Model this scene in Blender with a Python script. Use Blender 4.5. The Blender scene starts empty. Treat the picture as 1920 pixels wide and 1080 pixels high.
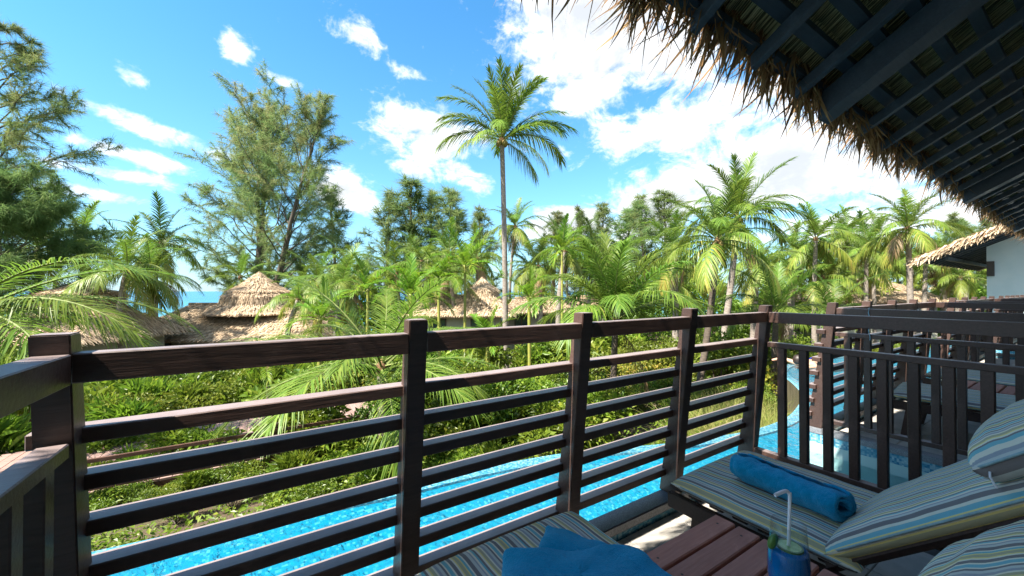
import bpy, bmesh, math, random
import numpy as np
from mathutils import Vector, Matrix, Quaternion
R = math.radians
random.seed(7); RNG = np.random.default_rng(11)
scene = bpy.context.scene
COL = scene.collection

# ------------------------------------------------------------------ camera, sky, sun, exposure
CAM_Z = 1.33                       # eye height above the balcony floor (floor is z = 0)
YAW, PITCH = R(32.5), math.atan(6 / 722.6)
cam_d = bpy.data.cameras.new('camera'); cam = bpy.data.objects.new('camera', cam_d); COL.objects.link(cam)
cam.location = (0, 0, CAM_Z); cam.rotation_euler = (R(90) + PITCH, 0, -YAW)
cam_d.sensor_width = 36; cam_d.lens = 36 * 722.6 / 1920; cam_d.clip_start = .02; cam_d.clip_end = 30000
scene.camera = cam
SUN_VEC = Vector((-.60, -.036, .80)).normalized()       # towards the sun
SUN_EL = math.asin(SUN_VEC.z); SUN_AZ = math.atan2(SUN_VEC.x, SUN_VEC.y)
sun_d = bpy.data.lights.new('sun', 'SUN'); sun_d.energy = 3.5; sun_d.angle = R(.5); sun_d.color = (1, .94, .83)
sun = bpy.data.objects.new('sun', sun_d); COL.objects.link(sun)
sun.rotation_euler = (-SUN_VEC).to_track_quat('-Z', 'Y').to_euler(); sun.location = (-20, -5, 40)
vs = scene.view_settings
vs.view_transform = 'Standard'; vs.look = 'None'; vs.gamma = 1; vs.exposure = 2.32; vs.use_curve_mapping = False
scene.cycles.use_denoising = True
scene.cycles.max_bounces = 8; scene.cycles.transparent_max_bounces = 16
scene.cycles.sample_clamp_indirect = 6

W = bpy.data.worlds.new('World'); scene.world = W; W.use_nodes = True
wn, wl = W.node_tree.nodes, W.node_tree.links
wn.clear()
def wmath(op, a, b=None, c=None, clamp=False):
    n = wn.new('ShaderNodeMath'); n.operation = op; n.use_clamp = clamp
    for i, v in enumerate((a, b, c)):
        if v is None: continue
        if isinstance(v, (int, float)): n.inputs[i].default_value = v
        else: wl.new(v, n.inputs[i])
    return n.outputs[0]
def wnoise(vec, scale, detail, rough, dist=0.):
    n = wn.new('ShaderNodeTexNoise'); n.inputs['Scale'].default_value = scale; n.inputs['Detail'].default_value = detail
    n.inputs['Roughness'].default_value = rough; n.inputs['Distortion'].default_value = dist
    wl.new(vec, n.inputs['Vector']); return n.outputs['Fac']
sky = wn.new('ShaderNodeTexSky'); sky.sky_type = 'NISHITA'; sky.sun_disc = False
sky.sun_elevation = SUN_EL; sky.sun_rotation = SUN_AZ; sky.altitude = 0; sky.air_density = 1.0; sky.dust_density = .35; sky.ozone_density = 2.2
hs = wn.new('ShaderNodeHueSaturation'); hs.inputs['Saturation'].default_value = 1.18; hs.inputs['Value'].default_value = 1.0
hs.inputs['Hue'].default_value = .488
wl.new(sky.outputs[0], hs.inputs['Color'])
sky_tint = wn.new('ShaderNodeMixRGB'); sky_tint.blend_type = 'MULTIPLY'; sky_tint.inputs[0].default_value = 1; sky_tint.inputs[2].default_value = (.56, .91, 1.05, 1); wl.new(hs.outputs[0], sky_tint.inputs[1])
tc = wn.new('ShaderNodeTexCoord'); sx = wn.new('ShaderNodeSeparateXYZ'); wl.new(tc.outputs['Generated'], sx.inputs[0])
AZ = wmath('MULTIPLY', wmath('ARCTAN2', sx.outputs[0], sx.outputs[1]), 180 / math.pi)
EL = wmath('MULTIPLY', wmath('ARCSINE', sx.outputs[2]), 180 / math.pi)
cv = wn.new('ShaderNodeCombineXYZ'); wl.new(AZ, cv.inputs[0]); wl.new(wmath('MULTIPLY', EL, 1.5), cv.inputs[1])
cv2 = wn.new('ShaderNodeCombineXYZ'); wl.new(AZ, cv2.inputs[0]); wl.new(wmath('MULTIPLY_ADD', EL, 1.5, 2.6), cv2.inputs[1])
# cloud banks: azimuth, elevation, half widths in degrees, tilt, weight
BANKS = [(44.5, 34, 9.5, 7.5, -.05, 1.15), (54, 30, 9, 4.5, 0, .95), (58, 22.2, 13, 3.4, .06, .92),
         (67, 14.5, 12.5, 4.4, .10, 1.2), (54, 11.0, 7.5, 3.0, .30, 1.1), (42, 10.0, 6, 2.4, .15, 1.0), (78, 8.0, 12, 2.4, 0, .85),
         (20.0, 21.8, 6.4, 3.0, -.15, .95), (25, 17.0, 4.0, 1.8, -.3, .75), (17.8, 16.8, 2.6, 1.2, -.1, .8), (9.5, 13.6, 4.0, 2.0, -.15, 1.1), (10.5, 31.5, 2.6, 1.5, -.15, .90), (16, 29.0, 2.6, .8, -.2, .62), (4, 35.5, 2.5, .8, -.2, .8),
         (-3.6, 27.2, 1.5, 1.3, -.15, .84), (-12.2, 21.6, 1.2, 1.0, -.1, .78), (1.7, 25.2, 2.2, .6, -.15, .66), (-10.5, 17.0, 5, .9, -.20, .88), (-13, 14.2, 4.5, .7, -.12, .82), (-14, 12.0, 5, .6, -.06, .78), (-16, 9.8, 5, .6, -.06, .75),
         (95, 28, 22, 9, 0, .9), (128, 24, 24, 8, 0, .9), (-70, 30, 20, 7, 0, .8), (165, 35, 30, 10, 0, .9), (-130, 24, 28, 8, 0, .9), (-165, 40, 20, 10, 0, .8), (60, 60, 25, 9, 0, .7), (-100, 62, 30, 8, 0, .6)]  # this row lies out of view, partly added for fill light
bank = None
for a, e, ra, re, tilt, wgt in BANKS:
    da = wmath('SUBTRACT', AZ, a); de = wmath('SUBTRACT', EL, e)
    de2 = wmath('MULTIPLY_ADD', da, -tilt, de)
    q = wmath('ADD', wmath('POWER', wmath('ABSOLUTE', wmath('DIVIDE', da, ra)), 2.0), wmath('POWER', wmath('ABSOLUTE', wmath('DIVIDE', de2, re)), 2.0))
    b = wmath('MULTIPLY', wmath('EXPONENT', wmath('MULTIPLY', q, -.45)), wgt)
    bank = b if bank is None else wmath('MAXIMUM', bank, b)
fill_cloud = wn.new('ShaderNodeMapRange'); fill_cloud.interpolation_type = 'SMOOTHSTEP'; fill_cloud.inputs['From Min'].default_value = 62; fill_cloud.inputs['From Max'].default_value = 105; fill_cloud.inputs['To Max'].default_value = .62  # unseen cloud cover added behind the camera to whiten and lift the shade
wl.new(wmath('ABSOLUTE', wmath('WRAP', wmath('SUBTRACT', AZ, 40), 180, -180)), fill_cloud.inputs['Value'])
bank = wmath('MAXIMUM', bank, fill_cloud.outputs[0])
n1 = wnoise(cv.outputs[0], .17, 13, .63, .5)
n1b = wnoise(cv2.outputs[0], .17, 13, .63, .5)
n2 = wmath('MULTIPLY', wmath('SUBTRACT', wnoise(cv.outputs[0], .75, 8, .62, .6), .5), .55)
dens = wmath('ADD', wmath('ADD', bank, n2), wmath('MULTIPLY', wmath('SUBTRACT', n1, .5), 2.0))
densb = wmath('ADD', bank, wmath('MULTIPLY', wmath('SUBTRACT', n1b, .5), 2.0))
mr = wn.new('ShaderNodeMapRange'); mr.interpolation_type = 'SMOOTHSTEP'; mr.inputs['From Min'].default_value = .34; mr.inputs['From Max'].default_value = .92
wl.new(dens, mr.inputs['Value'])
# underside of a cloud: how much cloud stands above this direction
mr2 = wn.new('ShaderNodeMapRange'); mr2.interpolation_type = 'SMOOTHSTEP'; mr2.inputs['From Min'].default_value = .50; mr2.inputs['From Max'].default_value = 1.35
wl.new(densb, mr2.inputs['Value'])
cr = wn.new('ShaderNodeMixRGB'); cr.inputs[1].default_value = (5.1, 5.1, 5.1, 1); cr.inputs[2].default_value = (2.8, 2.95, 3.15, 1)
wl.new(mr2.outputs[0], cr.inputs[0])
pale = wn.new('ShaderNodeMixRGB'); pale.inputs[2].default_value = (2.3, 3.05, 3.9, 1); wl.new(sky_tint.outputs[0], pale.inputs[1]); wl.new(wmath('MULTIPLY', wmath('EXPONENT', wmath('DIVIDE', EL, -11.0)), .72, clamp=True), pale.inputs[0])
mix = wn.new('ShaderNodeMixRGB'); wl.new(wmath('MULTIPLY', mr.outputs[0], .97), mix.inputs[0]); wl.new(pale.outputs[0], mix.inputs[1]); wl.new(cr.outputs[0], mix.inputs[2])
bg = wn.new('ShaderNodeBackground'); bg.inputs['Strength'].default_value = .064; wl.new(mix.outputs[0], bg.inputs['Color'])
wo = wn.new('ShaderNodeOutputWorld'); wl.new(bg.outputs[0], wo.inputs[0])
W.cycles.sampling_method = 'MANUAL'; W.cycles.sample_map_resolution = 1024

# ------------------------------------------------------------------ survey: bearing (as read on the camera's 1920 scale) and distance -> place
FWV = Vector((math.sin(YAW), math.cos(YAW), 0)); RTV = Vector((math.cos(YAW), -math.sin(YAW), 0))
def spot(px, d): p = FWV * d + RTV * ((px - 960) / 722.6 * d); return p.x, p.y
def lev(py, d): return CAM_Z + (546 - py) / 722.6 * d
def ground_z(x, y):
    d = math.hypot(max(x - 1.5, 0) * .75, y)
    t = min(max((d - 4.5) / 16, 0), 1); t = t * t * (3 - 2 * t)
    z = -1.25 - 1.75 * t
    if y < 6: z += .36 * (1 - min(max((y - 3) / 3, 0), 1)) * (1 - min(max((x - 4.5) / 2, 0), 1))
    if y > 42: z -= (y - 42) * .12
    return z

# ------------------------------------------------------------------ material helpers
def new_mat(name):
    m = bpy.data.materials.new(name); m.use_nodes = True
    nt = m.node_tree; return m, nt.nodes, nt.links, nt.nodes['Principled BSDF']
def mixc(nodes, links, fac, a, b):
    n = nodes.new('ShaderNodeMixRGB')
    for i, v in ((0, fac), (1, a), (2, b)):
        if isinstance(v, (int, float)): n.inputs[i].default_value = v
        elif isinstance(v, tuple): n.inputs[i].default_value = (*v, 1)
        else: links.new(v, n.inputs[i])
    return n.outputs[0]
def noise(nodes, links, scale, detail=5, rough=.55, coord='Object', vscale=None):
    t = nodes.new('ShaderNodeTexCoord'); src = t.outputs[coord]
    if vscale:
        mp = nodes.new('ShaderNodeMapping'); mp.inputs['Scale'].default_value = vscale; links.new(src, mp.inputs[0]); src = mp.outputs[0]
    n = nodes.new('ShaderNodeTexNoise'); n.inputs['Scale'].default_value = scale; n.inputs['Detail'].default_value = detail; n.inputs['Roughness'].default_value = rough
    links.new(src, n.inputs['Vector']); return n.outputs['Fac']
def ramp(nodes, links, fac, stops, interp='LINEAR'):
    r = nodes.new('ShaderNodeValToRGB'); r.color_ramp.interpolation = interp
    els = r.color_ramp.elements
    while len(els) < len(stops): els.new(.5)
    for e, (p, c) in zip(els, stops): e.position = p; e.color = (*c, 1)
    links.new(fac, r.inputs[0]); return r.outputs[0]
def bump(nodes, links, h, bs, strength=.3, dist=.01):
    b = nodes.new('ShaderNodeBump'); b.inputs['Strength'].default_value = strength; b.inputs['Distance'].default_value = dist
    links.new(h, b.inputs['Height']); links.new(b.outputs[0], bs.inputs['Normal']); return b
def plain(name, c1, c2=None, scale=6, rough=.6, vscale=None, bstr=.2, bdist=.004, spec=.5, detail=6, coord='Object', lo=.35, hi=.65, metallic=0):
    m, n, l, b = new_mat(name)
    f = noise(n, l, scale, detail, .6, coord, vscale)
    c = ramp(n, l, f, [(lo, c1), (hi, c2 or tuple(x * .75 for x in c1))])
    l.new(c, b.inputs['Base Color']); b.inputs['Roughness'].default_value = rough; b.inputs['Specular IOR Level'].default_value = spec
    b.inputs['Metallic'].default_value = metallic
    if bstr: bump(n, l, f, b, bstr, bdist)
    return m
def leafmat(name, stops, trans=.35, rough=.45, spec=.35, hue=.03):
    m, n, l, b = new_mat(name)
    a = n.new('ShaderNodeAttribute'); a.attribute_name = 'tint'
    c = ramp(n, l, a.outputs['Fac'], stops)
    oi = n.new('ShaderNodeObjectInfo'); h = n.new('ShaderNodeHueSaturation')
    mh = n.new('ShaderNodeMath'); mh.operation = 'MULTIPLY_ADD'; l.new(oi.outputs['Random'], mh.inputs[0]); mh.inputs[1].default_value = hue; mh.inputs[2].default_value = .5 - hue / 2
    mv = n.new('ShaderNodeMath'); mv.operation = 'MULTIPLY_ADD'; l.new(oi.outputs['Random'], mv.inputs[0]); mv.inputs[1].default_value = .4; mv.inputs[2].default_value = .8
    l.new(mh.outputs[0], h.inputs['Hue']); l.new(mv.outputs[0], h.inputs['Value']); l.new(c, h.inputs['Color'])
    l.new(h.outputs[0], b.inputs['Base Color']); b.inputs['Roughness'].default_value = rough; b.inputs['Specular IOR Level'].default_value = spec
    t = n.new('ShaderNodeBsdfTranslucent'); l.new(h.outputs[0], t.inputs[0])
    ms = n.new('ShaderNodeMixShader'); ms.inputs[0].default_value = trans; l.new(b.outputs[0], ms.inputs[1]); l.new(t.outputs[0], ms.inputs[2])
    l.new(ms.outputs[0], n['Material Output'].inputs[0]); return m
M = {}
def wood(name, c1, c2, rough=.42, spec=.5, grain=(3, 40, 40), top_light_tint=None):
    m, n, l, b = new_mat(name)
    f = noise(n, l, 2.2, 7, .6, 'Object', grain); f2 = noise(n, l, 3.0, 4)
    g = n.new('ShaderNodeMath'); g.operation = 'MULTIPLY_ADD'; l.new(f, g.inputs[0]); g.inputs[1].default_value = .6
    h = n.new('ShaderNodeMath'); h.operation = 'MULTIPLY'; l.new(f2, h.inputs[0]); h.inputs[1].default_value = .4; l.new(h.outputs[0], g.inputs[2])
    wc = ramp(n, l, g.outputs[0], [(.32, c1), (.66, c2)])
    oi = n.new('ShaderNodeObjectInfo'); hv = n.new('ShaderNodeHueSaturation'); mv = n.new('ShaderNodeMath'); mv.operation = 'MULTIPLY_ADD'
    l.new(oi.outputs['Random'], mv.inputs[0]); mv.inputs[1].default_value = .5; mv.inputs[2].default_value = .75; l.new(mv.outputs[0], hv.inputs['Value']); l.new(wc, hv.inputs['Color'])
    dust = noise(n, l, 7, 9, .75); dn_ = ramp(n, l, dust, [(.56, (0, 0, 0)), (.72, (.22, .22, .22))])
    wc = mixc(n, l, dn_, hv.outputs[0], tuple(min(1, x * 2.2 + .05) for x in c2))
    if top_light_tint:  # sky light and glare painted into the colour of up-facing faces
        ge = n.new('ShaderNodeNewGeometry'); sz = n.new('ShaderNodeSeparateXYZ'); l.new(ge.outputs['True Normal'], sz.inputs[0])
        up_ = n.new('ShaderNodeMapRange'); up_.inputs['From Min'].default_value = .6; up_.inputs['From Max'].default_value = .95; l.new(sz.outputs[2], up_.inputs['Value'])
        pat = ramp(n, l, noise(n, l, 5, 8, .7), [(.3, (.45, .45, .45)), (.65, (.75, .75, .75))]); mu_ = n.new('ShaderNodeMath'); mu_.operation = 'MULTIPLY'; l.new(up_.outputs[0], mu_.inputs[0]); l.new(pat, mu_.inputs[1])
        wc = mixc(n, l, mu_.outputs[0], wc, top_light_tint)
    l.new(wc, b.inputs['Base Color'])
    l.new(ramp(n, l, f2, [(.3, (rough - .08,) * 3), (.7, (rough + .14,) * 3)]), b.inputs['Roughness'])
    b.inputs['Specular IOR Level'].default_value = spec
    bump(n, l, f, b, .5, .003); return m
M['rail'] = wood('stained_dark_wood', (.044, .024, .018), (.078, .044, .035), .40, .45, top_light_tint=(.32, .26, .255))
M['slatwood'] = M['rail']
M['table'] = wood('red_brown_table_wood', (.35, .125, .085), (.48, .20, .145), .6, .4)
M['frame'] = wood('lounger_frame_wood', (.035, .020, .016), (.07, .040, .032), .5, .4)
M['rafter'] = wood('navy_painted_timber', (.026, .039, .056), (.044, .063, .084), .50, .45)
M['fence'] = wood('garden_fence_wood', (.05, .024, .016), (.13, .065, .045), .6, .3)
M['deck'] = wood('weathered_deck_wood', (.19, .115, .095), (.31, .21, .185), .75, .2)
M['granite'] = plain('granite_curb', (.22, .23, .25), (.10, .11, .125), 160, .55, bstr=.1, bdist=.001, detail=3)
M['tile'] = plain('stone_floor_tile', (.46, .43, .39), (.35, .33, .30), 9, .6, bstr=.1, bdist=.002)
M['grout'] = plain('grout', (.12, .11, .10), None, 20, .9)
M['white_wall'] = plain('painted_wall', (.66, .72, .70), (.58, .66, .65), 1.5, .8, bstr=.05)
M['pool_wall'] = plain('pale_pool_wall', (.36, .52, .50), (.34, .48, .47), 1.2, .6, bstr=.03)
M['hutwall'] = plain('hut_render', (.36, .36, .29), (.29, .30, .24), 1.2, .85, bstr=.06)
M['dark'] = plain('dark_joinery', (.035, .025, .02), (.06, .04, .03), 4, .6)
M['glasspane'] = plain('dusky_window_glass', (.03, .05, .055), (.05, .075, .08), 1, .08, bstr=0, spec=.8)
M['trunk'] = plain('palm_trunk_bark', (.30, .26, .22), (.15, .12, .10), 9, .9, (1, 1, 3), .5, .01)
M['darktrunk'] = plain('dark_palm_bark', (.13, .10, .075), (.065, .05, .04), 11, .9, (1, 1, 3), .5, .01)
M['stem'] = plain('ringed_green_cane', (.30, .26, .05), (.20, .24, .05), 5, .5, (1, 1, 4), .1, .004)
M['bark'] = plain('casuarina_bark', (.12, .095, .075), (.06, .05, .04), 6, .95, (4, 4, 1), .5, .02)
M['rachis'] = plain('frond_rib', (.15, .18, .04), (.11, .14, .03), 3, .75, bstr=0)
M['coconut'] = plain('young_coconut', (.30, .18, .05), (.20, .17, .04), 3, .5, bstr=.05)
M['fibre'] = plain('crown_fibre', (.24, .13, .06), (.12, .07, .035), 20, .95, (1, 1, 4), .6, .01)
M['coco'] = leafmat('coconut_leaf', [(0, (.055, .125, .016)), (.5, (.135, .22, .028)), (.85, (.25, .31, .05)), (1, (.42, .36, .08))], .45)
M['areca'] = leafmat('areca_leaf', [(0, (.06, .15, .012)), (.6, (.15, .27, .02)), (1, (.32, .34, .04))], .48)
M['shrub'] = leafmat('shrub_leaf', [(0, (.055, .115, .012)), (.6, (.17, .25, .022)), (1, (.31, .34, .045))], .45, .4, .4)
M['yshrub'] = leafmat('yellow_green_leaf', [(0, (.10, .15, .015)), (.6, (.21, .24, .03)), (1, (.38, .30, .04))], .4, .45)
M['casu'] = leafmat('casuarina_needles', [(0, (.09, .16, .055)), (.55, (.18, .25, .085)), (1, (.30, .26, .12))], .55, .7, .15)
M['casudark'] = leafmat('dark_casuarina_needles', [(0, (.07, .15, .05)), (.6, (.16, .25, .075)), (1, (.27, .28, .11))], .55, .7, .15)
M['grass'] = leafmat('grass_blades', [(0, (.07, .13, .02)), (.6, (.17, .21, .04)), (1, (.36, .30, .12))], .35, .6, .2)
M['straw'] = leafmat('fresh_thatch', [(0, (.26, .18, .115)), (.5, (.50, .375, .25)), (1, (.64, .51, .37))], .08, .9, .1, .01)
M['oldstraw'] = leafmat('old_thatch', [(0, (.10, .05, .022)), (.5, (.25, .14, .065)), (1, (.42, .28, .14))], .35, .8, .15, .01)
M['under'] = leafmat('thatch_underside', [(0, (.27, .23, .11)), (.5, (.58, .52, .27)), (1, (.76, .68, .40))], .08, .85, .1, .0)
M['backing'] = plain('thatch_backing', (.17, .15, .07), (.09, .075, .035), 60, .95, (1, .05, .05), .5, .01)
M['strawbase'] = plain('thatch_bed', (.34, .25, .165), (.22, .155, .10), 30, .95, (1, 1, .3), .6, .03)
M['towel'] = None
m, n, l, b = new_mat('blue_terry_towel')
f = noise(n, l, 170, 4, .75); f2 = noise(n, l, 60, 6, .7)
l.new(ramp(n, l, f2, [(.3, (.0, .24, .45)), (.7, (.002, .31, .55))]), b.inputs['Base Color']); b.inputs['Roughness'].default_value = .95
b.inputs['Sheen Weight'].default_value = .6; b.inputs['Sheen Tint'].default_value = (.3, .7, 1, 1); b.inputs['Specular IOR Level'].default_value = .1
bump(n, l, f, b, 1, .006); M['towel'] = m
# striped cushion fabric: u of the UV map runs across the stripes, in metres
m, n, l, b = new_mat('striped_cushion_fabric')
uv = n.new('ShaderNodeUVMap'); uv.uv_map = 'UVMap'; sp = n.new('ShaderNodeSeparateXYZ'); l.new(uv.outputs[0], sp.inputs[0])
fr = n.new('ShaderNodeMath'); fr.operation = 'FRACT'; mu = n.new('ShaderNodeMath'); mu.operation = 'DIVIDE'; l.new(sp.outputs[0], mu.inputs[0]); mu.inputs[1].default_value = .175
l.new(mu.outputs[0], fr.inputs[0])
BE, DK, TE, YE, GR, SL, OL = (.76, .68, .52), (.12, .098, .10), (.11, .40, .46), (.80, .62, .16), (.52, .52, .47), (.28, .29, .32), (.40, .35, .18)
seq = [(0, TE), (.07, BE), (.10, DK), (.17, BE), (.20, YE), (.225, OL), (.29, YE), (.315, TE), (.36, BE), (.39, DK), (.47, GR), (.53, SL), (.56, BE), (.60, TE), (.64, DK), (.68, BE), (.72, YE), (.745, OL), (.80, BE), (.83, SL), (.88, GR), (.93, DK), (.97, BE)]
sc = ramp(n, l, fr.outputs[0], seq, 'CONSTANT')
wv = noise(n, l, 420, 2, .6); wf = noise(n, l, 6, 4)
sc = mixc(n, l, .18, sc, ramp(n, l, wf, [(.3, (.48, .48, .47)), (.7, (.66, .64, .6))]))
l.new(sc, b.inputs['Base Color']); b.inputs['Roughness'].default_value = .9; b.inputs['Specular IOR Level'].default_value = .15
wr = noise(n, l, 9, 5, .6, 'Object', (1, .45, 1)); b2 = n.new('ShaderNodeBump'); b2.inputs['Strength'].default_value = .6; b2.inputs['Distance'].default_value = .02; l.new(wr, b2.inputs['Height'])
b1 = bump(n, l, wv, b, .5, .0015); l.new(b2.outputs[0], b1.inputs['Normal']); M['stripe'] = m
M['piping'] = plain('cushion_piping', (.30, .42, .44), (.22, .33, .36), 60, .9, bstr=.2)
# mosaic
def mosaic(name, cols, size=.016):
    m, n, l, b = new_mat(name)
    t = n.new('ShaderNodeTexCoord'); sn = n.new('ShaderNodeVectorMath'); sn.operation = 'SNAP'; l.new(t.outputs['Object'], sn.inputs[0]); sn.inputs[1].default_value = (size, size, size)
    wnz = n.new('ShaderNodeTexWhiteNoise'); l.new(sn.outputs[0], wnz.inputs['Vector'])
    c = ramp(n, l, wnz.outputs['Value'], [(i / (len(cols) - 1), cc) for i, cc in enumerate(cols)])
    l.new(c, b.inputs['Base Color']); b.inputs['Roughness'].default_value = .3; return m
M['mosaic'] = mosaic('pool_mosaic', [(.0, .15, .25), (.0, .165, .265), (.0, .17, .27), (.0, .18, .28), (.06, .28, .38)])
M['rim'] = mosaic('pool_rim_mosaic', [(.02, .15, .26), (.07, .25, .34), (.30, .44, .48)], .014)
m, n, l, b = new_mat('pool_water')
f1 = noise(n, l, 6, 3, .5); f2 = noise(n, l, 34, 3, .6)
ad = n.new('ShaderNodeMath'); ad.operation = 'MULTIPLY_ADD'; l.new(f2, ad.inputs[0]); ad.inputs[1].default_value = .30; l.new(f1, ad.inputs[2])
bp = n.new('ShaderNodeBump'); bp.inputs['Strength'].default_value = .6; bp.inputs['Distance'].default_value = .05; l.new(ad.outputs[0], bp.inputs['Height'])
tr = n.new('ShaderNodeBsdfTransparent'); tr.inputs[0].default_value = (.86, .98, 1, 1)
gl = n.new('ShaderNodeBsdfGlossy'); gl.inputs['Roughness'].default_value = .02; l.new(bp.outputs[0], gl.inputs['Normal'])
fz = n.new('ShaderNodeFresnel'); fz.inputs[0].default_value = 1.33; l.new(bp.outputs[0], fz.inputs['Normal'])
ms = n.new('ShaderNodeMixShader'); l.new(fz.outputs[0], ms.inputs[0]); l.new(tr.outputs[0], ms.inputs[1]); l.new(gl.outputs[0], ms.inputs[2])
l.new(ms.outputs[0], n['Material Output'].inputs[0]); n.remove(b); M['water'] = m
m, n, l, b = new_mat('sea_water')
f = noise(n, l, .05, 5, .6, 'Object', (.25, 1, 1)); f2 = noise(n, l, .6, 6, .6, 'Object', (.3, 1, 1))
t = n.new('ShaderNodeTexCoord'); s3 = n.new('ShaderNodeSeparateXYZ'); l.new(t.outputs['Object'], s3.inputs[0])
mp = n.new('ShaderNodeMapRange'); mp.inputs['From Min'].default_value = 60; mp.inputs['From Max'].default_value = 420; l.new(s3.outputs[1], mp.inputs['Value'])
c = mixc(n, l, mp.outputs[0], (.015, .20, .25), (.004, .095, .20)); c = mixc(n, l, .22, c, ramp(n, l, f, [(.35, (.004, .09, .17)), (.65, (.03, .26, .32))]))
l.new(c, b.inputs['Base Color']); b.inputs['Roughness'].default_value = .25; b.inputs['Specular IOR Level'].default_value = .3; bump(n, l, f2, b, .5, .4); M['sea'] = m
m, n, l, b = new_mat('garden_soil')
f = noise(n, l, 1.2, 8, .65); f2 = noise(n, l, 30, 5, .6)
c = ramp(n, l, f, [(.35, (.060, .038, .022)), (.5, (.085, .058, .030)), (.6, (.060, .065, .020))])
l.new(mixc(n, l, .35, c, ramp(n, l, f2, [(.3, (.03, .02, .012)), (.7, (.16, .115, .07))])), b.inputs['Base Color']); b.inputs['Roughness'].default_value = .95; bump(n, l, f2, b, .8, .05); M['soil'] = m
M['weir'] = plain('wet_weir_stone', (.20, .16, .11), (.07, .06, .045), 5, .35, (6, 6, .7), .6, .03)
M['skin'] = plain('skin', (.55, .33, .23), (.48, .27, .18), 4, .5, bstr=0)
M['shorts'] = plain('blue_swimwear', (.01, .03, .35), (.01, .02, .25), 4, .6, bstr=0)
M['hair'] = plain('dark_hair', (.02, .012, .01), (.04, .025, .02), 30, .5)
M['cord'] = plain('pale_blue_cord', (.25, .42, .5), (.18, .33, .42), 20, .6)
M['straww'] = plain('white_straw', (.82, .80, .84), (.76, .74, .80), 5, .35, bstr=0)
M['limeskin'] = plain('lime_skin', (.05, .14, .02), (.09, .19, .03), 20, .35, bstr=.1, bdist=.001)
M['limeflesh'] = plain('lime_flesh', (.45, .58, .22), (.25, .42, .12), 60, .3, bstr=.1, bdist=.001)
m, n, l, b = new_mat('drink'); b.inputs['Base Color'].default_value = (.0, .10, .36, 1); b.inputs['Roughness'].default_value = .08
b.inputs['Subsurface Weight'].default_value = .0; M['drink'] = m
em = ramp(n, l, noise(n, l, 14, 3), [(.3, (.0, .10, .34)), (.7, (.01, .19, .48))]); l.new(em, b.inputs['Base Color'])
m, n, l, b = new_mat('clear_glass')
tr = n.new('ShaderNodeBsdfTransparent'); tr.inputs[0].default_value = (.96, .985, .98, 1); gl = n.new('ShaderNodeBsdfGlossy'); gl.inputs['Roughness'].default_value = .03
lw = n.new('ShaderNodeLayerWeight'); lw.inputs[0].default_value = .18; mm = n.new('ShaderNodeMath'); mm.operation = 'MULTIPLY_ADD'; l.new(lw.outputs['Facing'], mm.inputs[0]); mm.inputs[1].default_value = .45; mm.inputs[2].default_value = .02; ms = n.new('ShaderNodeMixShader')
l.new(mm.outputs[0], ms.inputs[0]); l.new(tr.outputs[0], ms.inputs[1]); l.new(gl.outputs[0], ms.inputs[2]); l.new(ms.outputs[0], n['Material Output'].inputs[0]); n.remove(b); M['glass'] = m

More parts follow.
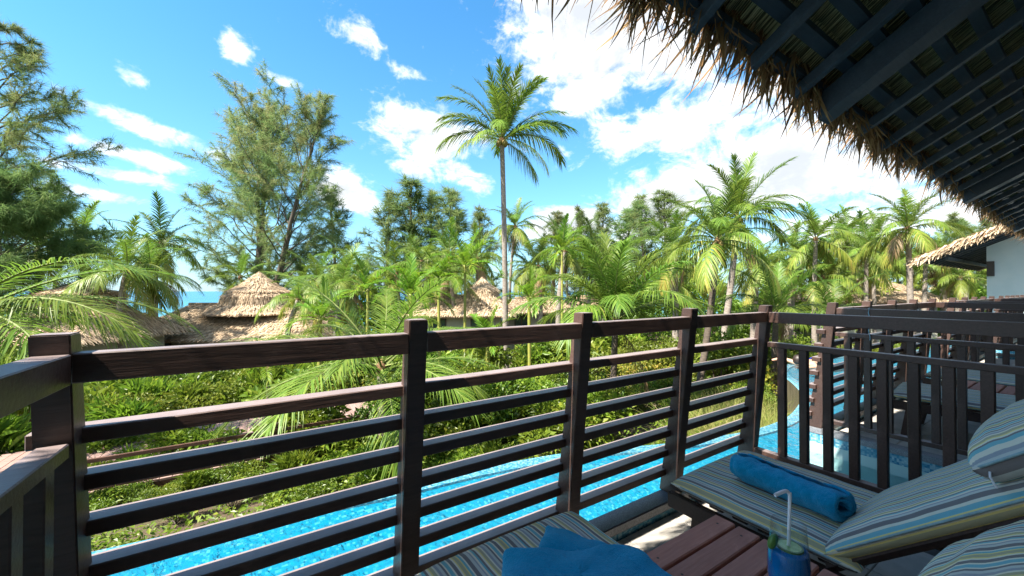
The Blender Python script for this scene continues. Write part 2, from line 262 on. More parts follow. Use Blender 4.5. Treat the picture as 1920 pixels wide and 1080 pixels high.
# ------------------------------------------------------------------ object helpers
def tag(o, label=None, cat=None, group=None, kind=None, category=None):
    cat = cat or category
    if label: o['label'] = label
    if cat: o['category'] = cat
    if group: o['group'] = group
    if kind: o['kind'] = kind
    return o
def empty(name, loc=(0, 0, 0), rz=0, **k):
    o = bpy.data.objects.new(name, None); COL.objects.link(o); o.location = loc; o.rotation_euler = (0, 0, rz); o.empty_display_size = .1
    return tag(o, **k)
def place(name, mesh, parent=None, loc=(0, 0, 0), rot=(0, 0, 0), sc=1, **k):
    o = bpy.data.objects.new(name, mesh); COL.objects.link(o); o.location = loc; o.rotation_euler = rot
    o.scale = (sc,) * 3 if isinstance(sc, (int, float)) else sc
    if parent: o.parent = parent
    return tag(o, **k)
class Geo:
    """collects vertices and faces of one mesh"""
    def __init__(s): s.v = []; s.f = []; s.mi = []; s.t = []; s.n = 0
    def add(s, V, faces, mi=0, tint=.5):
        V = np.asarray(V, float).reshape(-1, 3); s.v.append(V)
        s.t.append(np.full(len(V), tint) if np.isscalar(tint) else np.asarray(tint, float))
        for F in (faces if isinstance(faces, list) else [faces]):
            F = np.asarray(F, int); s.f.append(F + s.n); s.mi.append(np.full(len(F), mi))
        s.n += len(V); return s
    def box(s, x0, x1, y0, y1, z0, z1, mi=0, tint=.5):
        V = [(x, y, z) for z in (z0, z1) for y in (y0, y1) for x in (x0, x1)]
        return s.add(V, np.array([(0, 2, 3, 1), (4, 5, 7, 6), (0, 1, 5, 4), (2, 6, 7, 3), (0, 4, 6, 2), (1, 3, 7, 5)]), mi, tint)
    def hexa(s, V, mi=0): return s.add(V, np.array([(0, 2, 3, 1), (4, 5, 7, 6), (0, 1, 5, 4), (2, 6, 7, 3), (0, 4, 6, 2), (1, 3, 7, 5)]), mi)
    def tube(s, P, rad, sides=8, mi=0, tint=.5, cap=True):
        P = np.asarray(P, float); n = len(P); rad = np.full(n, rad) if np.isscalar(rad) else np.asarray(rad, float)
        T = np.gradient(P, axis=0); T /= np.linalg.norm(T, axis=1)[:, None] + 1e-9
        ref = np.array([0, 0, 1.]) if abs(T[0][2]) < .9 else np.array([1., 0, 0])
        A = np.cross(T, ref); A /= np.linalg.norm(A, axis=1)[:, None] + 1e-9; B = np.cross(T, A)
        ang = np.arange(sides) / sides * 2 * np.pi
        V = P[:, None] + rad[:, None, None] * (A[:, None] * np.cos(ang)[None, :, None] + B[:, None] * np.sin(ang)[None, :, None])
        i = np.arange(n - 1)[:, None] * sides; j = np.arange(sides)[None]; k = (j + 1) % sides
        F = np.stack([i + j, i + k, i + sides + k, i + sides + j], -1).reshape(-1, 4)
        fs = [F]
        V = V.reshape(-1, 3)
        if cap:
            fs.append(np.array([list(range(sides))[::1]])); fs.append(np.array([list(range((n - 1) * sides, n * sides))[::-1]]))
        return s.add(V, fs, mi, tint)
    def lathe(s, prof, sides=24, mi=0, c=(0, 0)):
        prof = np.asarray(prof, float); n = len(prof); a = np.arange(sides) / sides * 2 * np.pi
        V = np.stack([c[0] + prof[:, 0, None] * np.cos(a), c[1] + prof[:, 0, None] * np.sin(a), np.repeat(prof[:, 1, None], sides, 1)], -1).reshape(-1, 3)
        i = np.arange(n - 1)[:, None] * sides; j = np.arange(sides)[None]; k = (j + 1) % sides
        return s.add(V, np.stack([i + j, i + k, i + sides + k, i + sides + j], -1).reshape(-1, 4), mi)
    def mesh(s, name, mats, smooth=False, uv=None):
        me = bpy.data.meshes.new(name)
        V = np.concatenate(s.v); me.vertices.add(len(V)); me.vertices.foreach_set('co', V.ravel())
        loops = np.concatenate([F.ravel() for F in s.f]); tot = np.concatenate([np.full(len(F), F.shape[1]) for F in s.f])
        start = np.concatenate([[0], np.cumsum(tot)[:-1]])
        me.loops.add(len(loops)); me.loops.foreach_set('vertex_index', loops.astype(np.int32))
        me.polygons.add(len(tot)); me.polygons.foreach_set('loop_start', start.astype(np.int32))
        me.polygons.foreach_set('material_index', np.concatenate(s.mi).astype(np.int32))
        me.polygons.foreach_set('use_smooth', np.full(len(tot), bool(smooth)))
        at = me.attributes.new('tint', 'FLOAT', 'POINT'); at.data.foreach_set('value', np.concatenate(s.t).astype(np.float32))
        for m in (mats if isinstance(mats, (list, tuple)) else [mats]): me.materials.append(m)
        if uv is not None:
            lay = me.uv_layers.new(name='UVMap'); lay.data.foreach_set('uv', np.asarray(uv, np.float32)[loops].ravel())
        me.update(calc_edges=True); me.validate(); return me
    def obj(s, name, mats, parent=None, bevel=0, smooth=False, **k):
        o = place(name, s.mesh(name, mats, smooth), parent, **k)
        if bevel: bev(o, bevel)
        return o
def bev(o, w, seg=2):
    bm = bmesh.new(); bm.from_mesh(o.data)
    bmesh.ops.bevel(bm, geom=bm.edges[:], offset=w, segments=seg, affect='EDGES', clamp_overlap=True); bm.to_mesh(o.data); bm.free()
def ubox(name, dx, dy, dz, mat, bevel=.003):
    """a box mesh centred on its own origin, for sharing between alike pieces"""
    g = Geo().box(-dx / 2, dx / 2, -dy / 2, dy / 2, -dz / 2, dz / 2); me = g.mesh(name, mat)
    if bevel:
        bm = bmesh.new(); bm.from_mesh(me); bmesh.ops.bevel(bm, geom=bm.edges[:], offset=bevel, segments=1, affect='EDGES'); bm.to_mesh(me); bm.free()
    return me
def copy_tree(o, parent=None):
    c = o.copy(); COL.objects.link(c)
    if parent: c.parent = parent
    for ch in list(o.children): copy_tree(ch, c)
    return c

# ------------------------------------------------------------------ setting: ground, sea
g = Geo(); rr = np.concatenate([np.linspace(-30, 60, 91), [75, 95, 130, 200]]); xs = np.concatenate([[-220, -140, -90], np.linspace(-60, 70, 131), [100, 150, 240]])
GX, GY = np.meshgrid(xs, rr); GZ = np.vectorize(ground_z)(GX, GY) + .06 * np.sin(GX * 1.3) * np.cos(GY * 1.1)
nx, ny = len(xs), len(rr); i = np.arange(ny - 1)[:, None] * nx + np.arange(nx - 1)[None]
g.add(np.stack([GX, GY, GZ], -1).reshape(-1, 3), np.stack([i, i + 1, i + nx + 1, i + nx], -1).reshape(-1, 4))
g.obj('ground', M['soil'], smooth=True, kind='structure', label='garden soil sloping down towards the beach')
g = Geo().add([(-14000, 55, -6), (14000, 55, -6), (14000, 16000, -6), (-14000, 16000, -6)], np.array([(0, 1, 2, 3)]))
g.obj('sea', M['sea'], kind='structure', label='turquoise sea on the horizon')

# pool: floor, water, rim wall
EDGE = [(-6, 3.1), (-3, 2.98), (-.77, 2.81), (.2, 2.70), (.75, 2.62), (1.3, 2.58), (1.8, 2.50), (2.3, 2.38), (2.9, 2.14), (3.4, 1.99), (4.09, 1.84), (4.77, 1.83), (5.4, 1.95), (5.9, 2.1), (6.22, 2.23), (6.65, 2.48), (6.96, 2.69), (7.2, 2.86), (7.53, 3.04), (7.82, 3.14), (8.2, 3.22), (8.9, 3.25), (9.8, 3.14), (10.5, 3.0), (12.2, 2.6), (14, 2.3), (18, 2.1)]
def smooth_line(P, k=4):
    P = np.array(P, float); out = []
    for a in range(len(P) - 1):
        p0, p1, p2, p3 = P[max(a - 1, 0)], P[a], P[a + 1], P[min(a + 2, len(P) - 1)]
        for t in np.linspace(0, 1, k, endpoint=False):
            out.append(.5 * (2 * p1 + (p2 - p0) * t + (2 * p0 - 5 * p1 + 4 * p2 - p3) * t * t + (3 * p1 - p0 - 3 * p2 + p3) * t ** 3))
    out.append(P[-1]); return np.array(out)
EDGE = [(x_ * 1.073, y_ * 1.073) for x_, y_ in EDGE]
E2 = smooth_line(EDGE); ne = len(E2)
nrm = np.gradient(E2, axis=0); nrm = np.stack([-nrm[:, 1], nrm[:, 0]], 1); nrm /= np.linalg.norm(nrm, axis=1)[:, None]
def strip_sheet(A, B, za, zb): 
    V = np.concatenate([np.c_[A, np.full(ne, za)], np.c_[B, np.full(ne, zb)]]); i = np.arange(ne - 1)
    return V, np.stack([i, i + 1, i + 1 + ne, i + ne], 1)
back = np.stack([E2[:, 0], np.full(ne, -1.65)], 1)
WZ = -.14
g = Geo().add(*strip_sheet(back, E2 - nrm * 1.0, -.54, -.54)).add(*strip_sheet(E2 - nrm * 1.0, E2 - nrm * .16, -.54, -.22)).add(*strip_sheet(E2 - nrm * .16, E2 - nrm * .003, -.22, WZ - .03)); g.obj('pool_floor', M['mosaic'], kind='structure', label='blue mosaic floor of the pool')
g = Geo().add(*strip_sheet(back, E2 + nrm * .10, WZ, WZ)); g.obj('pool_water', M['water'], kind='structure', label='clear turquoise pool water')
g = Geo(); a = E2; b_ = E2 + nrm * .13
for A, B, za, zb in ((a, a, -.56, WZ - .012), (a, b_, WZ - .012, WZ - .014)): g.add(*strip_sheet(A, B, za, zb), 0)
g.add(*strip_sheet(b_, b_ + nrm * .05, WZ - .014, -1.75), 1)
g.obj('pool_wall', [M['rim'], M['weir']], smooth=False, kind='structure', label='curved infinity edge of the pool with wet stone outer face')

# ------------------------------------------------------------------ balconies
BX = [-.427, 4.29, 9.0, 13.7]                       # corner post of each balcony of the row
PO = [0, .886, 1.706, 2.562, 3.485]                 # posts along the front
LEN = 3.485
tile_me = ubox('floor_tile', .396, .396, .03, M['tile'], .003)
curb_lab = ['granite edged stone floor of the near balcony', 'granite edged stone floor of the next balcony across the pool gap', 'stone floor of the third balcony', 'stone floor of the farthest balcony']
for bi, bx in enumerate(BX):
    x0, x1 = bx - .055, bx + LEN + .05
    g = Geo().box(x0 + .012, x1 - .012, -1.6, 1.548, -1.2, -.022); fl = g.obj('balcony_floor', M['grout'], kind='structure', label=curb_lab[bi])
    if bi < 3:
        ty = 1.44 - .2
        while ty > -1.4:
            tx = x0 + .12 + .2
            while tx < x1 - .1:
                place('tile', tile_me, fl, (tx, ty, -.015 + random.uniform(-.0008, .0008))); tx += .4
            ty -= .4
    g = Geo().box(x0, x1, 1.44, 1.56, .028, .08).box(x0, x0 + .115, -1.6, 1.437, .028, .08).box(x1 - .09, x1, -1.6, 1.437, .028, .08)
    c = g.obj('balcony_curb', M['granite'], fl, bevel=.006)
    g = Geo().box(x0 + .004, x1 - .004, 1.445, 1.556, -.05, .0275).box(x0 + .004, x0 + .1, -1.6, 1.4445, -.05, .0275).box(x1 - .08, x1 - .004, -1.6, 1.4445, -.05, .0275)
    g.obj('mosaic_band', M['rim'], fl)
    g = Geo().box(x0 + .006, x1 - .006, 1.5485, 1.554, -1.2, -.0505).box(x0 + .004, x0 + .0115, -1.6, 1.548, -1.2, -.0505).box(x1 - .0115, x1 - .004, -1.6, 1.548, -1.2, -.0505)
    g.obj('side_wall', M['pool_wall'], fl)

def post_mesh():
    w = .034; g = Geo()
    zt, zb = 1.228, .081
    g.hexa([(-w, 1.452, zb), (w, 1.452, zb), (-w, 1.565, zb), (w, 1.565, zb), (-w, 1.338, zt), (w, 1.338, zt), (-w, 1.402, zt), (w, 1.402, zt)])
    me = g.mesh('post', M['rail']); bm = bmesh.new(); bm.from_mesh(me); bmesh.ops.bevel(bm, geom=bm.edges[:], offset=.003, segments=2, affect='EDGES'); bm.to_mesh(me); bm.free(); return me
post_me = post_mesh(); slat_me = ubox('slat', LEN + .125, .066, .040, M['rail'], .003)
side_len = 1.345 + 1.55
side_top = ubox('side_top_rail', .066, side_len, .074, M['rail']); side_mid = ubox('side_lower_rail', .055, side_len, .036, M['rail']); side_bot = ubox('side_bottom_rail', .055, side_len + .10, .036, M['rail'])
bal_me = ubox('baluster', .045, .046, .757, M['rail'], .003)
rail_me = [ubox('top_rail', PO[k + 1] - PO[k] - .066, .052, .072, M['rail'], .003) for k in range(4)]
RL = ['dark brown slatted railing around the near balcony with loungers', 'dark brown slatted railing around the next balcony beyond the pool gap',
      'dark brown slatted railing of the third balcony along the row', 'dark brown slatted railing of the farthest balcony before the white gable wall']
def railing(bx, label):
    root = empty('balcony_railing', (bx, 0, 0)); tag(root, label, 'railing', 'slatted balcony railings along the row of villas')
    for p in PO: place('post', post_me, root, (p, 0, 0))
    for k in range(4): place('top_rail', rail_me[k], root, ((PO[k] + PO[k + 1]) / 2, 1.371, 1.144))
    for k in range(7): place('slat', slat_me, root, (LEN / 2, 1.412 + .033 + .0178 * k, .963 - .127 * k))
    for sx_ in (-1, 1):
        xx = .0035 if sx_ < 0 else LEN
        yc = 1.338 - side_len / 2
        place('side_rail', side_top, root, (xx, yc, 1.143)); place('side_rail', side_mid, root, (xx, yc + .012, .948)); place('side_rail', side_bot, root, (xx, yc + .06, .158))
        y = 1.268
        while y > -1.4:
            place('baluster', bal_me, root, (xx, y, .5535)); y -= .131
    return root
for bx, lab in zip(BX, RL): railing(bx, lab)
# pale blue cord tied round the next railing
P = [(4.256, 1.115, z + .0) for z in (1.19, 1.15, 1.10, 1.05, 1.0, .95, .92)]; P = [(x + .002 * math.sin(k * 3), y + .006 * math.sin(k * 2), z) for k, (x, y, z) in enumerate(P)]
Geo().tube([(4.33, 1.11, 1.187)] + P, .0035, 6).obj('cord', M['cord'], label='pale blue cord tied over the top rail of the next railing', category='cord')

# ------------------------------------------------------------------ own building: wall and thatched roof
M['villa'] = plain('taupe_villa_wall', (.46, .38, .31), (.38, .32, .26), 1.5, .8)
g = Geo().box(-6, 18, -1.9, -1.65, -1.2, 3.9); g.obj('villa_wall', M['villa'], kind='structure', label='plain villa wall behind the balconies')
ZT, YT, SL_ = CAM_Z + 1.25, 1.13, .58         # rafter tip and slope
def rz_(y, off=0.): return ZT + SL_ * (YT - y) + off
def sloped(g, x0, x1, ya, yb, lo, hi):
    # piece running up the slope from y=ya (low, outer) to y=yb, vertical extent lo..hi above the rafter line
    return g.hexa([(x0, yb, rz_(yb, lo)), (x1, yb, rz_(yb, lo)), (x0, ya, rz_(ya, lo)), (x1, ya, rz_(ya, lo)), (x0, yb, rz_(yb, hi)), (x1, yb, rz_(yb, hi)), (x0, ya, rz_(ya, hi)), (x1, ya, rz_(ya, hi))])
roof = empty('thatched_roof', (0, 0, ZT)); tag(roof, 'thatched roof with navy rafters and shaggy fringe over the balconies', 'roof')
def roofpart(g, name, mat, bevel=0, **k):
    o = g.obj(name, mat, None, **k); o.parent = roof; o.location = (0, 0, -ZT)
    if bevel: bev(o, bevel, 1)
    return o
RX0, RX1 = -5.2, 17.2
x = 1.775 - .578 * 12; kx = 0
rafter_ref = None
while x < RX1 - .1:
    isbeam = abs(((x - 3.46 + 4.715 / 2) % 4.715) - 4.715 / 2) < .28
    if not isbeam:
        tipj = random.uniform(-.015, .015)
        if rafter_ref is None:
            rafter_ref = roofpart(sloped(Geo(), -.026, .026, YT, -1.64, .012, .088), 'rafter', M['rafter'], .003)
            o = rafter_ref
        else:
            o = rafter_ref.copy(); COL.objects.link(o)
        o.location.x = x; o.location.y = tipj; o.location.z = -ZT - tipj * SL_
    x += .578
for bxm in (3.36 - 4.715 * 2, 3.36 - 4.715, 3.36, 3.36 + 4.715, 3.36 + 4.715 * 2):
    roofpart(sloped(Geo(), bxm - .135, bxm + .035, YT - .02, -1.64, -.07, .10), 'beam', M['rafter'], .004)
    roofpart(sloped(Geo(), bxm + .045, bxm + .115, YT - .05, -1.64, -.02, .10), 'beam', M['rafter'], .004)
y = 1.098
while y > -1.6:
    roofpart(sloped(Geo(), RX0, RX1, y + .028, y - .028, .102, .144), 'batten', M['rafter'])
    y -= .158
# straw courses seen from below: each course lies on two battens and tips down slightly
roofpart(sloped(Geo(), RX0 - .1, RX1 + .1, 1.14, -1.66, .235, .34), 'thatch_bed', M['backing'])
def blades(P, D, Lg, Wd, curl, tint, segs=3, side=None):
    """n blades: start P, direction D, length, width, curl vector per blade -> verts, quads, tint"""
    n_ = len(P); 
    if side is None: side = np.cross(D, RNG.normal(size=(n_, 3)))
    side = side / (np.linalg.norm(side, axis=1)[:, None] + 1e-9)
    rows = []
    for s_ in range(segs + 1):
        t = s_ / segs
        c = P + D * (Lg * t)[:, None] + curl * (t * t * Lg)[:, None]
        wdt = Wd * (1 - t) ** .6 * (.75 if s_ == 0 else 1)
        if s_ == segs: wdt = Wd * .06
        rows.append(c - side * wdt[:, None] / 2); rows.append(c + side * wdt[:, None] / 2)
    V = np.stack(rows, 1).reshape(-1, 3); k = 2 * (segs + 1); b0 = np.arange(n_)[:, None] * k
    F = np.concatenate([b0 + np.array([[2 * s_, 2 * s_ + 1, 2 * s_ + 3, 2 * s_ + 2]]) for s_ in range(segs)])
    return V, F, np.repeat(tint, k)
def unit(v): return v / (np.linalg.norm(v, axis=-1)[..., None] + 1e-9)
g = Geo()
nstr = 26000
X = RNG.uniform(-2.5, RX1, nstr) ; X[:16000] = RNG.uniform(.2, 8, 16000)
course = RNG.integers(0, 17, nstr); Yb = 1.098 - .158 * course - RNG.uniform(-.01, .02, nstr)
P = np.stack([X, Yb - .16, ZT + SL_ * (YT - Yb + .16) + .205 + RNG.uniform(-.01, .012, nstr)], 1)
D = unit(np.stack([RNG.normal(0, .10, nstr), np.ones(nstr), -SL_ - .13 + RNG.normal(0, .03, nstr)], 1))
V, F, T = blades(P, D, RNG.uniform(.17, .26, nstr), RNG.uniform(.006, .013, nstr), np.zeros((nstr, 3)), RNG.beta(2, 2.6, nstr), 2, np.tile([1., 0, 0], (nstr, 1)) + RNG.normal(0, .3, (nstr, 3)))
roofpart(Geo().add(V, F, 0, T), 'straw', M['under'], kind='stuff')
# shaggy palm-leaf fringe along the eave
nb = 5400
X = np.sort(RNG.uniform(-3.2, RX1, nb)); X[:2600] = RNG.uniform(-2.6, 6.5, 2600)
lvl = RNG.uniform(0, 1, nb); gapn = np.sin(X * 9.1) * .5 + np.sin(X * 23.7 + 1) * .5
Yb = 1.08 + lvl * .07 + RNG.uniform(-.03, .02, nb)
P = np.stack([X, Yb, ZT + .165 + lvl * .12 - SL_ * (Yb - YT) + RNG.uniform(-.02, .02, nb)], 1)
D = unit(np.stack([RNG.normal(-.14, .36, nb), .32 + RNG.normal(0, .24, nb), -1 + RNG.normal(0, .25, nb)], 1))
curl = np.stack([RNG.normal(-.18, .30, nb), RNG.normal(-.05, .22, nb), -.10 + RNG.normal(0, .2, nb)], 1)
Lg = RNG.gamma(6, .026, nb) + .05 + .035 * gapn; Lg = np.clip(Lg * .9, .07, .28)
V, F, T = blades(P, D, Lg, RNG.uniform(.010, .024, nb), curl, RNG.beta(1.6, 2.0, nb), 4)
roofpart(Geo().add(V, F, 0, T), 'eave_fringe', M['oldstraw'], kind='stuff')

nb = 1150
X = RNG.uniform(-2.2, 12, nb); X[:700] = RNG.uniform(-.5, 5.5, 700); X += .10 * np.sin(X * 11)
Yb = RNG.uniform(1.08, 1.17, nb); P = np.stack([X, Yb, ZT + RNG.uniform(.16, .27, nb) - SL_ * (Yb - YT)], 1)
D = unit(np.stack([RNG.normal(-.15, .30, nb), .26 + RNG.normal(0, .2, nb), -1 + RNG.normal(0, .18, nb)], 1))
curl = np.stack([RNG.normal(-.20, .30, nb), RNG.normal(-.10, .20, nb), -.30 + RNG.normal(0, .15, nb)], 1)
V, F, T = blades(P, D, np.clip(RNG.gamma(9, .021, nb) + .03, .10, .29), RNG.uniform(.016, .032, nb), curl, RNG.beta(1.5, 2.6, nb), 5)
roofpart(Geo().add(V, F, 0, T), 'hanging_leaves', M['oldstraw'], kind='stuff')

# ------------------------------------------------------------------ loungers, table, towels, drink
def cushion(L, Wd, T, puff=.35, nu=16, nv=22, stripe_dir=0, u0=0., sag=0., endround=.5):
    """padded cushion lying in local xy: x across (width Wd), y along (length L), thickness T, z from 0"""
    us = np.linspace(-1, 1, nu); vs_ = np.linspace(-1, 1, nv)
    us = np.sign(us) * (1 - (1 - abs(us)) ** 1.35); vs_ = np.sign(vs_) * (1 - (1 - abs(vs_)) ** 1.35)
    U, Vv = np.meshgrid(us, vs_)
    def prof(q, p): return (1 - abs(q) ** p) ** (1 / 2.4)
    h = np.clip(prof(U, 9), 0, 1) * np.clip(prof(Vv, 12), 0, 1)
    top = T / 2 + T / 2 * (h * (1 - puff) + puff * h * (1 - .35 * U ** 2 - .25 * Vv ** 2)); bot = T / 2 - T / 2 * h * .9
    wrk = .002 * np.sin(Vv * 7 + U * 2) + .0012 * np.sin(Vv * 15 - U * 3)
    g = Geo(); n0 = nu * nv
    Xc, Yc = U * Wd / 2, Vv * L / 2
    V = np.concatenate([np.stack([Xc, Yc, top + wrk * h], -1).reshape(-1, 3), np.stack([Xc, Yc, bot], -1).reshape(-1, 3)])
    i = (np.arange(nv - 1)[:, None] * nu + np.arange(nu - 1)[None]).ravel()
    F1 = np.stack([i, i + 1, i + nu + 1, i + nu], 1); F2 = F1[:, ::-1] + n0
    ring = np.concatenate([np.arange(nu), np.arange(1, nv) * nu + nu - 1, (nv - 1) * nu + np.arange(nu - 2, -1, -1), np.arange(nv - 2, 0, -1) * nu])
    r2 = np.roll(ring, -1); F3 = np.stack([ring, ring + n0, r2 + n0, r2], 1)
    g.add(V, [F1, F2, F3])
    uu = (U * Wd / 2 if stripe_dir == 0 else Vv * L / 2).ravel() + u0
    # on the sides the stripes go on around the edge
    uv = np.stack([np.concatenate([uu, uu + .02 * np.sign(uu - u0)]), np.concatenate([Vv.ravel(), Vv.ravel()])], 1)
    return g, uv
def cushion_obj(name, parent, L, Wd, T, loc, rot, u0=0., **k):
    g, uv = cushion(L, Wd, T, u0=u0, **k); me = g.mesh(name, M['stripe'], True, uv)
    o = place(name, me, parent, loc, rot)
    a = np.linspace(0, 2 * np.pi, 73); ex = .16; ca, sa = np.cos(a), np.sin(a)
    P = np.stack([np.sign(ca) * np.abs(ca) ** ex * Wd / 2 * .997, np.sign(sa) * np.abs(sa) ** ex * L / 2 * .997, np.full(73, T * .5)], 1)
    Geo().tube(P, .0045, 6, cap=False).obj('piping', M['piping'], o, smooth=True)
    return o
def lounger(loc, rz, label, foot=1.18, fold=.55, u0=0., head_y=.12, zseat=.33):
    """lounger along local -y; local origin is on the floor below the middle of the fold"""
    root = empty('sun_lounger', loc, rz); tag(root, label, 'sun lounger', 'striped sun loungers on the balconies')
    Lf = foot - fold; Wd = .70
    cushion_obj('seat_cushion', root, Lf + .10, Wd, .085, (0, Lf / 2 - .05, zseat), (0, 0, 0), u0)
    ang = R(42); Lb = .70
    bk = Vector((0, -math.cos(ang), math.sin(ang)))
    c = Vector((0, .005, zseat + .045)) + bk * (Lb / 2) + Vector((0, math.sin(ang), math.cos(ang))) * -.055
    cushion_obj('back_cushion', root, Lb, Wd, .11, c, (-ang, 0, 0), u0 + .02, puff=.6)
    pc = Vector((0, .005, zseat + .045)) + bk * (Lb - .015) + Vector((0, math.sin(ang), math.cos(ang))) * .02
    pil = cushion_obj('head_pillow', root, .26, Wd * .98, .145, pc, (-ang, 0, 0), u0 + .05, puff=.8)
    g = Geo().tube([(-.337, .10, .055), (-.346, .107, .045), (-.347, .112, .03), (-.343, .116, .018)], .0028, 6); g.obj('zip_pull', M['straww'], pil)
    # frame
    fz = zseat - .038
    for sx_ in (-1, 1):
        Geo().box(sx_ * .33 - .016, sx_ * .33 + .016, -.95, Lf + .02, fz - .045, fz + .03).obj('side_rail', M['frame'], root, bevel=.004)
        for ly, lean in ((Lf - .16, .05), (-.55, -.05)):
            w = .02; x_ = sx_ * .30
            Geo().hexa([(x_ - w, ly - .05 + lean, .0), (x_ + w, ly - .05 + lean, .0), (x_ - w, ly + .05 + lean, .0), (x_ + w, ly + .05 + lean, .0),
                        (x_ - w, ly - .06, fz - .01), (x_ + w, ly - .06, fz - .01), (x_ - w, ly + .06, fz - .01), (x_ + w, ly + .06, fz - .01)]).obj('leg', M['frame'], root, bevel=.004)
        bw = Geo()
        p0 = Vector((sx_ * .31, 0, fz + .03)); p1 = p0 + bk * .68
        bw.tube([p0, p1], .022, 4); bw.obj('back_rail', M['frame'], root)
    for k in range(7): Geo().box(-.31, .31, Lf - .03 - k * .105, Lf + .035 - k * .105, fz + .031, fz + .047).obj('slat', M['frame'], root, bevel=.003)
    for k in range(7):
        p = Vector((0, 0, fz + .045)) + bk * (.05 + k * .095); o = Geo().box(-.31, .31, -.035, .035, -.008, .008).obj('slat', M['frame'], root, bevel=.003); o.location = p; o.rotation_euler = (-ang, 0, 0)
    Geo().box(-.315, .315, -.36, -.33, fz - .02, fz + .02).obj('cross_bar', M['frame'], root, bevel=.003)
    return root
lounger((2.055, .575, 0), 0, 'striped lounger by the side railing with a rolled towel on it', u0=.03)
lounger((.775, .50, 0), 0, 'striped lounger nearest the camera with a folded towel on its foot end', foot=1.28, fold=.50, u0=.09)
lounger((5.32, .42, 0), R(6), 'nearer striped lounger on the next balcony, seen through the balusters', foot=1.18, fold=.42, u0=.06)
lounger((6.75, .42, 0), R(-4), 'farther striped lounger on the next balcony, beyond its small table', foot=1.18, fold=.42, u0=.13)
def table(loc, label):
    root = empty('side_table', loc); tag(root, label, 'table', 'low slatted wooden side tables')
    for k in range(6):
        o = place('board', ubox('board', .50, .083, .024, M['table'], .004), root, (0, .24 - k * .0945, .368))
        for bx_ in (-.19, .19): Geo().lathe([(0, .0122), (.004, .0122), (.005, .0122)], 8).obj('screw', M['frame'], o, loc=(bx_, 0, 0))
    for sx_ in (-.2, .2): Geo().box(sx_ - .018, sx_ + .018, -.27, .27, .312, .355).obj('bearer', M['frame'], root, bevel=.004)
    for sx_ in (-.2, .2):
        for sy_ in (-.24, .24): Geo().box(sx_ - .02, sx_ + .02, sy_ - .02, sy_ + .02, 0, .311).obj('leg', M['frame'], root, bevel=.004)
    return root
table((1.37, .645, 0), 'low red-brown slatted table between the two near loungers')
table((6.05, .60, 0), 'low red-brown slatted table between the loungers of the next balcony')
tex = bpy.data.textures.new('cloth_folds', 'CLOUDS'); tex.noise_scale = .11
tex2 = bpy.data.textures.new('pile', 'CLOUDS'); tex2.noise_scale = .012
def rumple(o, a, b_):
    q = o.modifiers.new('sub', 'SUBSURF'); q.levels = 2; q.render_levels = 2
    for t_, st in ((tex, a), (tex2, b_)):
        q = o.modifiers.new('rumple', 'DISPLACE'); q.texture = t_; q.strength = st; q.texture_coords = 'LOCAL'; q.mid_level = .5
# rolled towel (spiral section swept along its length, slightly sagging)
def rolled_towel():
    g = Geo(); turns = 2.24; ns = 64; nl = 26; rows = []
    for j in range(nl):
        v = j / (nl - 1); swell = 1 - .16 * (2 * v - 1) ** 6 + .03 * math.sin(v * 11) + .02 * math.sin(v * 23)
        a = np.linspace(0, turns * 2 * np.pi, ns); r = (.020 + .046 * a / a[-1]) * swell * (1 + .03 * np.sin(a * 2 + v * 5)) + .002 * np.sin(v * 40 + a * 3)
        x_ = r * np.cos(a) * 1.2; z_ = r * np.sin(a) * .86; z_ = np.maximum(z_, -.050)
        y_ = (v - .5) * .44 + .012 * np.sin(a * 1.0 + 1) * (1 if v > .5 else -1) * abs(2 * v - 1) ** 4
        rows.append(np.stack([x_ + .012 * math.sin(v * 3), y_, z_], 1))
    V = np.array(rows); i = (np.arange(nl - 1)[:, None] * ns + np.arange(ns - 1)[None]).ravel()
    g.add(V.reshape(-1, 3), np.stack([i, i + 1, i + ns + 1, i + ns], 1)); return g
o = rolled_towel().obj('rolled_towel', M['towel'], smooth=True, loc=(1.935, .80, .482), label='bright blue rolled towel lying along the lounger by the side railing', category='towel')
o.rotation_euler = (0, R(25), R(-4)); md = o.modifiers.new('thick', 'SOLIDIFY'); md.thickness = .011; md.offset = -1; rumple(o, .034, .005)
def folded(name, poly, z0, th, mound, parent=None, tilt=(0, 0)):
    """a thick folded cloth over a ground polygon with a rounded edge"""
    c = np.mean(poly, 0); nr = 9; pts = []
    per = []
    for a in range(len(poly)):
        for t in np.linspace(0, 1, 12, endpoint=False): per.append(np.array(poly[a]) * (1 - t) + np.array(poly[(a + 1) % len(poly)]) * t)
    per = np.array(per); m_ = len(per)
    g = Geo(); V = []
    def zz(p, r):
        dx, dy = p[0] - c[0], p[1] - c[1]
        return z0 + th + mound * (1 - r * r) + tilt[0] * dx + tilt[1] * dy + .006 * math.sin(dx * 34 + dy * 21) + .004 * math.sin(dy * 57 - dx * 13)
    prof = [(0, 0), (.25, 0), (.5, 0), (.72, 0), (.88, 0), (.96, -.12), (1.0, -.35), (1.015, -.6), (1.0, -.85), (.96, -1.0), (.6, -1.0)]
    for r, dz in prof:
        for p in per:
            q = c + (p - c) * r; V.append((q[0], q[1], zz(q, min(r, 1)) + dz * (th + .6 * (zz(q, min(r, 1)) - z0 - th))))
    i = np.arange(len(prof) - 1)[:, None] * m_; j = np.arange(m_)[None]; k = (j + 1) % m_
    g.add(V, np.stack([i + j, i + k, i + m_ + k, i + m_ + j], -1).reshape(-1, 4))
    return g
tw = empty('folded_towel', (.86, 1.0, .42)); tag(tw, 'bright blue folded towel spread on the foot of the nearest lounger', 'towel')
